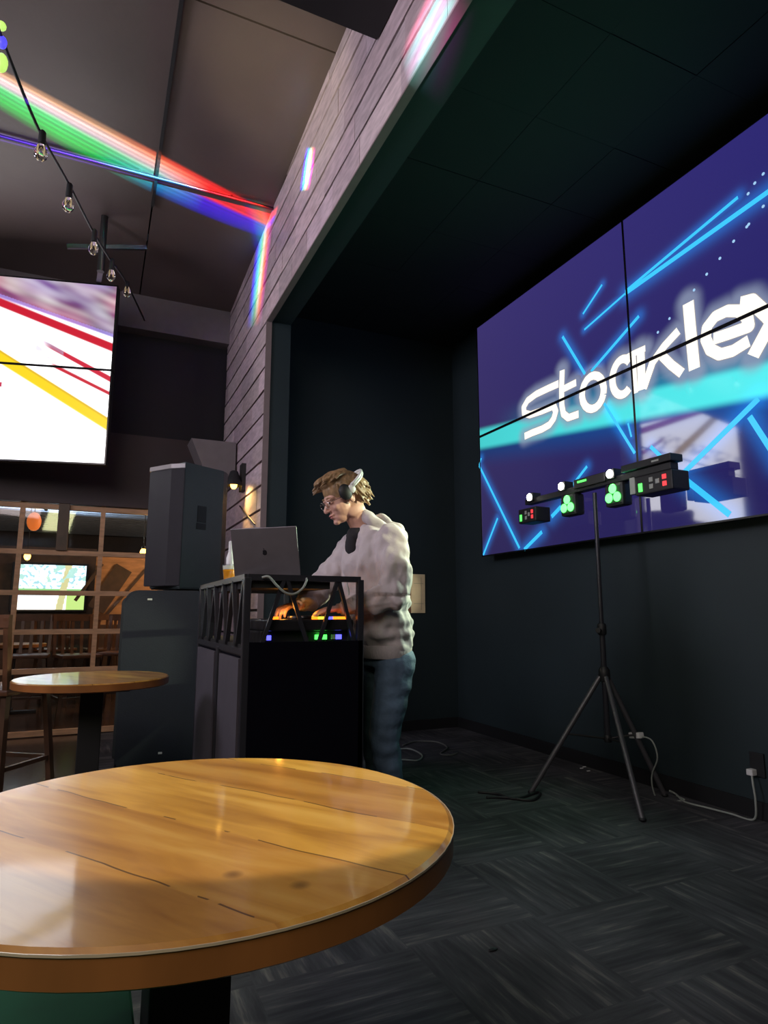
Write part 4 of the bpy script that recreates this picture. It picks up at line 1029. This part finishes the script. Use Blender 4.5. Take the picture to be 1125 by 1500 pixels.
def hand(bm, w, fwd, side, scale=1.0, spread=.10, curl=.55):
    """w wrist, fwd direction of the fingers, side: +1 thumb to the left of fwd seen from above"""
    fwd = Vector(fwd).normalized(); up = Vector((0, 0, 1)); up = (up - fwd*up.dot(fwd)).normalized(); lat = up.cross(fwd).normalized()
    k = scale
    pc = w + fwd*.050*k
    mm = Matrix((fwd, lat, up)).transposed().to_4x4()
    ell(bm, pc, (.050*k, .040*k, .016*k), mm, 16)
    ell(bm, pc + fwd*.02*k, (.028*k, .042*k, .014*k), mm, 16)
    tube(bm, [w - fwd*.03, w + fwd*.02], [.024*k, .024*k], 12)
    for j, (off, ln) in enumerate(((-.031, .066), (-.011, .080), (.011, .084), (.031, .074))):
        off *= -side
        if j == 0: ln = .062
        b = w + fwd*.088*k + lat*off*k
        d = (fwd + lat*off*spread*20*.35).normalized(); pts = [b]; ang = .15
        p = b
        for q_, f_ in enumerate((.45, .32, .24)):
            ang += curl*(.5 if q_ == 0 else 1)
            dd = d*math.cos(ang-.1) - up*math.sin(ang-.1)
            p = p + dd*ln*k*f_; pts.append(p)
        limb(bm, pts, [.0095*k, .0088*k, .0080*k, .0068*k], 10)
    tb = w + fwd*.030*k + lat*side*.030*k
    t1 = tb + (fwd*.6 + lat*side*.7 - up*.25).normalized()*.035*k; t2 = t1 + (fwd*.9 + lat*side*.25 - up*.35).normalized()*.030*k
    limb(bm, [tb, t1, t2], [.014*k, .0105*k, .0085*k], 10)
hand(body, LWr + Vector((-.015, .0, -.002)), (-.98, .10, -.12), -1, 1.0)
hand(body, RWr + Vector((-.015, -.01, -.002)), (-.85, -.50, -.14), 1, 1.0)
for a_ in (LA, RA):
    ell(body, a_ + Vector((-.05, 0, -.045)), (.10, .038, .032), seg=16)
remeshed('body', body, M['skin'], dj, .0042, 3)
# facial details
for s in (-1, 1):
    part('eyebrow', lambda bm: tube(bm, [hp(.088, s*.012, .020), hp(.092, s*.028, .026), hp(.080, s*.046, .021)], [.0035, .0045, .002], 8), M['hair'], dj, True)
part('lips', lambda bm: (ell(bm, hp(.097, 0, -.060), (.007, .018, .0045), HR, 12), ell(bm, hp(.094, 0, -.070), (.007, .016, .0055), HR, 12)), M['lips'], dj, True)
for s in (-1, 1):
    part('eye', lambda bm: ell(bm, hp(.0885, s*.028, .000), (.006, .010, .0035), HR, 10), M['tee'], dj, True)
# hair: a cap of overlapping locks
hb = NB()
ell(hb, hp(-.018, 0, .046), (.106, .085, .088), HR, 24)
ell(hb, hp(.030, 0, .090), (.062, .066, .034), HR, 20)
ell(hb, hp(-.062, 0, -.005), (.052, .070, .065), HR, 20)
rl = random.Random(11)
def lock(p0, d, ln, r, droop):
    pts = [p0]; p = Vector(p0); dd = Vector(d).normalized()
    for k in range(5):
        dd = (dd + Vector((rl.uniform(-.12, .12), rl.uniform(-.12, .12), -droop))).normalized(); p = p + dd*ln/5; pts.append(p)
    tube(hb, [hp(*q_) for q_ in pts], [r, r*1.05, r*.95, r*.75, r*.5, r*.18], 7)
for k in range(95):   # crown, combed forward and up over the forehead
    y = rl.uniform(-.065, .065); x = rl.uniform(-.06, .055)
    zz = .046 + .090*math.sqrt(max(0, 1 - ((x+.018)/.108)**2 - (y/.088)**2))
    lock((x, y, zz-.004), (1, rl.uniform(-.45, .45)+y*3, .42), rl.uniform(.05, .078), rl.uniform(.008, .013), .17)
for k in range(130):  # back and sides, falling towards the nape
    a = rl.uniform(.42*PI, 1.58*PI); zz = rl.uniform(-.02, .10)
    rad = math.sqrt(max(.05, 1-((zz-.046)/.094)**2))
    x = -.018 + .103*math.cos(a)*rad; y = .083*math.sin(a)*rad
    if abs(y) > .055 and x > -.035 and zz < .03: continue
    lock((x, y, zz), (-.55, y*2.5, -.75), rl.uniform(.045, .078), rl.uniform(.007, .011), .10)
for s in (-1, 1):
    for k in range(16):   # temple
        lock((rl.uniform(.005, .045), s*.074, rl.uniform(.045, .075)), (.2, s*.1, -1), rl.uniform(.025, .04), .006, .1)
remeshed('hair', hb, M['hair'], dj, .0034, 1)
# hoodie
def wr(co):
    # folds, mostly running across the sleeves and down the back
    a = noise.noise(Vector((co.x*10, co.y*10, co.z*(7 if co.z > 1.15 else 20))))*.027
    b = noise.noise(Vector((co.x*24+3, co.y*24, co.z*20)))*.013
    c = math.sin(co.z*60 + noise.noise(co*8)*5)*.004*max(0, noise.noise(co*5+Vector((5, 0, 0)))+.3)
    return a + b + c
hd_ = NB()
loft(hd_, [(1.365, DJY, .870, .118, .172), (1.362, DJY, .91, .138, .195), (1.355, DJY, .97, .146, .205), (1.335, DJY, 1.08, .148, .205), (1.315, DJY, 1.20, .152, .205),
           (1.302, DJY, 1.32, .152, .208), (1.298, DJY, 1.40, .138, .200), (1.292, DJY, 1.465, .108, .150), (1.285, DJY, 1.510, .080, .095)])
limb(hd_, [(1.305, 2.815, 1.405), (1.310, 2.760, 1.28), LE + Vector((.005, -.005, 0)), LE.lerp(LWr, .5)+Vector((0, 0, .002)), LWr + Vector((.02, 0, .002))], [.082, .076, .068, .058, .044])
limb(hd_, [(1.255, 3.160, 1.405), (1.170, 3.210, 1.29), RE, RE.lerp(RWr, .5), RWr + Vector((.02, .01, .002))], [.082, .074, .066, .056, .044])
remeshed('hoodie', hd_, M['hoodie'], dj, .007, 5, wr)
# hood lying on the back, with the collar rolling forward along the V of the neck
hoodm = NB()
cpts = []
for k in range(21):
    a = PI*(.12 + 1.76*k/20)      # from the left front round the back to the right front
    fx = -math.cos(a); fy_ = math.sin(a)
    # front ends drop into the V, the back stands up
    t = abs(k-10)/10
    cpts.append(Vector((1.285 + .088*(-math.cos(PI*t)) *1.0 + (.02 if t < .4 else 0), DJY + (.092*math.sin(PI*min(t, 1)*.92))*(-1 if k < 10 else 1)*(1), 1.560 - .135*t**1.6)))
tube(hoodm, smooth_path(cpts, 3), [.020 + .018*math.sin(PI*i/60) for i in range(61)], 12)
ell(hoodm, (1.398, DJY, 1.492), (.058, .118, .045), Matrix.Rotation(math.radians(28), 4, 'Y'), 20)
ell(hoodm, (1.440, DJY, 1.435), (.034, .112, .062), Matrix.Rotation(math.radians(-8), 4, 'Y'), 20)
ell(hoodm, (1.352, DJY, 1.540), (.045, .092, .030), Matrix.Rotation(math.radians(35), 4, 'Y'), 20)
remeshed('hood', hoodm, M['hoodie'], dj, .006, 4, lambda c: wr(c)*.6)
rib = NB(); loft(rib, [(1.365, DJY, .842, .122, .178), (1.365, DJY, .850, .128, .184), (1.364, DJY, .890, .134, .190), (1.363, DJY, .905, .130, .186)], 48)
obj('hem_band', rib, M['hoodrib'], dj, True)
for w_, e_ in ((LWr, LE), (RWr, RE)):
    d = (e_-w_).normalized(); part('cuff', lambda bm: tube(bm, [w_ - d*.004, w_ + d*.006, w_ + d*.05], [.030, .036, .041], 18), M['hoodrib'], dj, True)
# black t-shirt in the open V
ts = NB(); ell(ts, (1.225, DJY-.004, 1.452), (.066, .072, .062), Matrix.Rotation(math.radians(-20), 4, 'Y'), 20); ell(ts, (1.180, DJY-.020, 1.395), (.034, .046, .080), seg=16)
remeshed('t_shirt', ts, M['tee'], dj, .005, 2)
part('zipper', lambda bm: tube(bm, smooth_path([(1.150, DJY-.004, 1.345), (1.156, DJY-.004, 1.25), (1.180, DJY-.004, 1.12), (1.205, DJY-.004, .98), (1.228, DJY-.004, .88)], 4), .004, 6), M['label'], dj, 'all')
# jeans and shoes
jn = NB()
loft(jn, [(1.375, DJY, .80, .115, .165), (1.370, DJY, .87, .112, .160), (1.368, DJY, .90, .110, .158)])
for h_, k_, a_ in ((Vector((1.385, 2.905, .82)), LK, LA), (Vector((1.385, 3.095, .82)), RK, RA)):
    limb(jn, [h_, h_.lerp(k_, .5)+Vector((-.0, 0, 0)), k_, k_.lerp(a_, .45)+Vector((.01, 0, 0)), a_ + Vector((0, 0, .01))], [.102, .090, .072, .066, .058])
remeshed('jeans', jn, M['denim'], dj, .007, 4, lambda c: noise.noise(Vector((c.x*12, c.y*12, c.z*22)))*.009 + math.sin(c.z*95)*.0012*(1 if c.z < .55 else .2))
for a_ in (LA, RA):
    sh = NB(); ell(sh, a_ + Vector((-.055, 0, -.040)), (.135, .048, .045), seg=20); ell(sh, a_ + Vector((.01, 0, -.02)), (.055, .045, .055), seg=16)
    box(sh, a_.x-.185, a_.x+.075, a_.y-.044, a_.y+.044, .0, .022, bev=.01)
    remeshed('shoe', sh, M['shoe'], dj, .005, 2)
# headphones
hpn = thing('headphones', 'black headphones with white band worn by the DJ', 'headphones', tuple(hp(0, 0, .1)))
for s in (-1, 1):
    c = hp(.018, s*.088, .022)
    part('ear_cup', lambda bm: ell(bm, c, (.034, .018, .040), HR, 20), M['black'], hpn, True)
    part('yoke', lambda bm: ell(bm, hp(-.016, s*.096, .026), (.020, .010, .022), HR, 14), M['white'], hpn, True)
hbp = [hp(-.020 - .114*math.sin(PI*k/24)**.85, .098*math.cos(PI*k/24), .034 + .054*math.sin(PI*k/24)) for k in range(25)]
def hband(bm):
    tube(bm, hbp, .0075, 8); tube(bm, [p_ + (hp(0, 0, 1)-hp(0, 0, 0))*.012 for p_ in hbp], .0075, 8)
part('headband', hband, M['white'], hpn, 'all')
# spectacles
gl = thing('eyeglasses', 'thin framed spectacles on the face of the DJ', 'glasses', tuple(hp(.1, 0, 0)))
for s in (-1, 1):
    ring = [hp(.106, s*(.030 + .022*math.cos(2*PI*k/18)), -.004 + .018*math.sin(2*PI*k/18)) for k in range(19)]
    part('rim', lambda bm: tube(bm, ring, .0013, 6), M['chrome'], gl, 'all')
    part('lens', lambda bm: bm.faces.new([bm.verts.new(p_) for p_ in ring[:-1]]), M['specglass'], gl)
    part('temple', lambda bm: tube(bm, [hp(.106, s*.052, .004), hp(.06, s*.074, .006), hp(.0, s*.084, .008)], .0014, 6), M['chrome'], gl)
part('bridge', lambda bm: tube(bm, [hp(.106, -.008, 0), hp(.110, 0, .004), hp(.106, .008, 0)], .0013, 6), M['chrome'], gl)

# ------------------------------------------------------------ unseen spots added to throw rainbow colours in place of refracted light
def gobo(name, loc, a, b, energy, angle, build):
    """added colour spot at loc, local x axis from a to b as seen on the target, aimed at their middle"""
    loc = Vector(loc); a = Vector(a); b = Vector(b); mid = (a+b)/2
    zax = -(mid-loc).normalized(); xax = (b-a); xax = (xax - zax*xax.dot(zax)).normalized(); yax = zax.cross(xax)
    d = bpy.data.lights.new(name, 'SPOT'); d.energy = energy; d.spot_size = math.radians(angle); d.spot_blend = .1; d.shadow_soft_size = .004
    o = bpy.data.objects.new(name, d); COL.objects.link(o)
    m = Matrix((xax, yax, zax)).transposed().to_4x4(); m.translation = loc; o.matrix_world = m
    d.use_nodes = True; nt = d.node_tree; N = nt.nodes; L = nt.links; em = N['Emission']
    tc = N.new('ShaderNodeTexCoord'); sx = N.new('ShaderNodeSeparateXYZ'); L.new(tc.outputs['Normal'], sx.inputs[0])
    def mth(op, x, y=None, z=None, clamp=False):
        n = N.new('ShaderNodeMath'); n.operation = op; n.use_clamp = clamp
        for i, v in enumerate((x, y, z)):
            if v is None: continue
            if isinstance(v, (int, float)): n.inputs[i].default_value = v
            else: L.new(v, n.inputs[i])
        return n.outputs[0]
    az = mth('ABSOLUTE', sx.outputs['Z'])
    u = mth('DIVIDE', sx.outputs['X'], az); v = mth('DIVIDE', sx.outputs['Y'], az)
    def uv(p):
        q_ = m.inverted() @ Vector(p); return q_.x/-q_.z, q_.y/-q_.z
    build(N, L, mth, u, v, uv, em)
    return o
def ramp(N, L, fac, stops):
    r = N.new('ShaderNodeValToRGB'); e = r.color_ramp.elements
    e[0].position, e[0].color = stops[0][0], (*stops[0][1], 1); e[1].position, e[1].color = stops[-1][0], (*stops[-1][1], 1)
    for p, c in stops[1:-1]: x = e.new(p); x.color = (*c, 1)
    L.new(fac, r.inputs[0]); return r.outputs[0]
def build_ceiling(N, L, mth, u, v, uv, em):
    A, B = uv(onC(-60, 112)), uv(onC(395, 335))
    s = mth('DIVIDE', mth('SUBTRACT', u, A[0]), B[0]-A[0], clamp=True)
    # centre line and half width from the four edge points
    tl, tr, bl, br = uv(onC(0, 100))[1], uv(onC(385, 305))[1], uv(onC(0, 152))[1], uv(onC(385, 347))[1]
    sl_ = (uv(onC(0, 135))[0]-A[0])/(B[0]-A[0]); sr_ = (uv(onC(385, 325))[0]-A[0])/(B[0]-A[0])
    k = (sr_-sl_)
    top = mth('MULTIPLY_ADD', s, (tr-tl)/k, tl-(tr-tl)/k*sl_)
    bot = mth('MULTIPLY_ADD', s, (br-bl)/k, bl-(br-bl)/k*sl_)
    bulge = mth('MULTIPLY', mth('MULTIPLY', s, mth('SUBTRACT', 1, s)), 1.5)
    bot = mth('SUBTRACT', bot, mth('MULTIPLY', bulge, mth('SUBTRACT', top, bot)))
    t2 = mth('DIVIDE', mth('SUBTRACT', v, bot), mth('SUBTRACT', top, bot))       # 0 bottom, 1 top
    left = ramp(N, L, t2, [(0, (0, 0, 0)), (.06, (0, .25, .02)), (.25, (0, .9, .10)), (.50, (.05, .9, .25)), (.60, (.75, .8, .95)), (.72, (.95, .85, .9)), (.86, (.6, .38, .2)), (1, (0, 0, 0))])
    mid = ramp(N, L, t2, [(0, (0, 0, 0)), (.10, (0, .15, .5)), (.28, (.02, .5, 1)), (.48, (.2, .75, .8)), (.60, (.85, .8, .85)), (.78, (1, .35, .22)), (.92, (.7, .06, .02)), (1, (0, 0, 0))])
    right = ramp(N, L, t2, [(0, (0, 0, 0)), (.06, (.0, 0, .6)), (.28, (.03, .0, 1.0)), (.44, (.06, 0, 1.0)), (.52, (.9, .02, .05)), (.75, (1, .02, .02)), (.92, (.8, .01, .01)), (1, (0, 0, 0))])
    def mixc(f, a, b):
        m_ = N.new('ShaderNodeMixRGB'); L.new(f, m_.inputs[0]); L.new(a, m_.inputs[1]); L.new(b, m_.inputs[2]); return m_.outputs[0]
    f1 = mth('MULTIPLY_ADD', s, 4.5, -1.75, clamp=True); f2 = mth('MULTIPLY_ADD', s, 6.0, -3.5, clamp=True)
    c = mixc(f2, mixc(f1, left, mid), right)
    wv = mth('MULTIPLY_ADD', mth('SINE', mth('MULTIPLY', t2, 62)), .22, .80)
    wl_ = N.new('ShaderNodeTexNoise'); wl_.noise_dimensions = '1D'; wl_.inputs['Scale'].default_value = 9; L.new(t2, wl_.inputs['W'])
    wv = mth('MULTIPLY', wv, mth('MULTIPLY_ADD', wl_.outputs[0], 1.2, .4))
    inr = mth('MULTIPLY', mth('MULTIPLY_ADD', s, -.1, 1.1), mth('MULTIPLY', mth('LESS_THAN', t2, 1.0), mth('GREATER_THAN', t2, 0.0)))
    ends = mth('MULTIPLY', mth('GREATER_THAN', s, .001), mth('LESS_THAN', s, .999))
    sc = N.new('ShaderNodeVectorMath'); sc.operation = 'SCALE'; L.new(c, sc.inputs[0]); L.new(mth('MULTIPLY', mth('MULTIPLY', wv, inr), ends), sc.inputs['Scale'])
    L.new(sc.outputs[0], em.inputs['Color'])
gobo('added_colour_spot', (.8, 1.55, 3.3), onC(0, 140), onC(390, 325), 12000, 80, build_ceiling)
def build_patch(stops, wid, env):
    def f(N, L, mth, u, v, uv, em, uv_ab=None):
        c = ramp(N, L, mth('MULTIPLY_ADD', v, 1/(2*wid), .5, clamp=True), stops)
        e = mth('MAXIMUM', mth('SUBTRACT', 1, mth('POWER', mth('ABSOLUTE', mth('DIVIDE', u, env)), 2)), 0)
        sc = N.new('ShaderNodeVectorMath'); sc.operation = 'SCALE'; L.new(c, sc.inputs[0]); L.new(e, sc.inputs['Scale'])
        L.new(sc.outputs[0], em.inputs['Color'])
    return f
RB = [(0, (0, 0, 0)), (.15, (.35, .0, .2)), (.32, (1, .25, .05)), (.45, (.95, .95, .7)), (.55, (.2, .9, .3)), (.68, (0, .6, .8)), (.85, (0, 0, .9)), (1, (0, 0, 0))]
PROJ = Vector((-.9, 1.2, 2.2))
def patch(a, b, e, wid, env_k, stops):
    A = onX(*a, XP-.014); B = onX(*b, XP-.014); d = (A-B).length; dist = ((A+B)/2-PROJ).length
    gobo('added_colour_spot', PROJ, A, B, e, 2*math.degrees(math.atan(d/dist))+6, build_patch(stops, wid, d/dist*.5*env_k))
patch((446, 280), (456, 215), 16000, .022, 1.0, RB)
patch((372, 480), (392, 300), 6500, .030, 1.0, RB)
WS = [(0, (0, 0, 0)), (.12, (.5, .05, .3)), (.3, (.2, .8, .7)), (.5, (.75, .5, .75)), (.68, (.25, .8, .75)), (.85, (.9, .25, .4)), (1, (0, 0, 0))]
patch((596, 110), (672, -40), 1300, .060, 1.0, WS)
VI = [(0, (0, 0, 0)), (.3, (.16, .05, 1)), (.7, (.16, .05, 1)), (1, (0, 0, 0))]
PA, PB = Vector((nearx(-60), py0, zc)), Vector((nearx(225), py0, zc))
gobo('added_colour_spot', (.2, 1.5, 2.6), PA, PB, 9000, 40, build_patch(VI, .006, .24))
spot('added_ceiling_wash', (-1.0, 1.6, 1.8), onC(432, 130), 380, (1.0, .92, .62), 22, 1.0, .1)  # unseen spot added for the pale glow on the ceiling

# repeats of a kind share a group
for o in list(bpy.data.objects):
    if o.parent: continue
    n = o.name.split('.')[0]
    if n == 'pendant_lamp': o['group'] = 'pendant lamps in the far room'
    elif n in ('loudspeaker', 'subwoofer'): o['group'] = 'stacked speakers beside the booth'
    elif n in ('stage_cable', 'black_cable'): o['group'] = 'cables lying on the carpet'
    elif n == 'ceiling_duct': o['group'] = 'ducts in the far room'
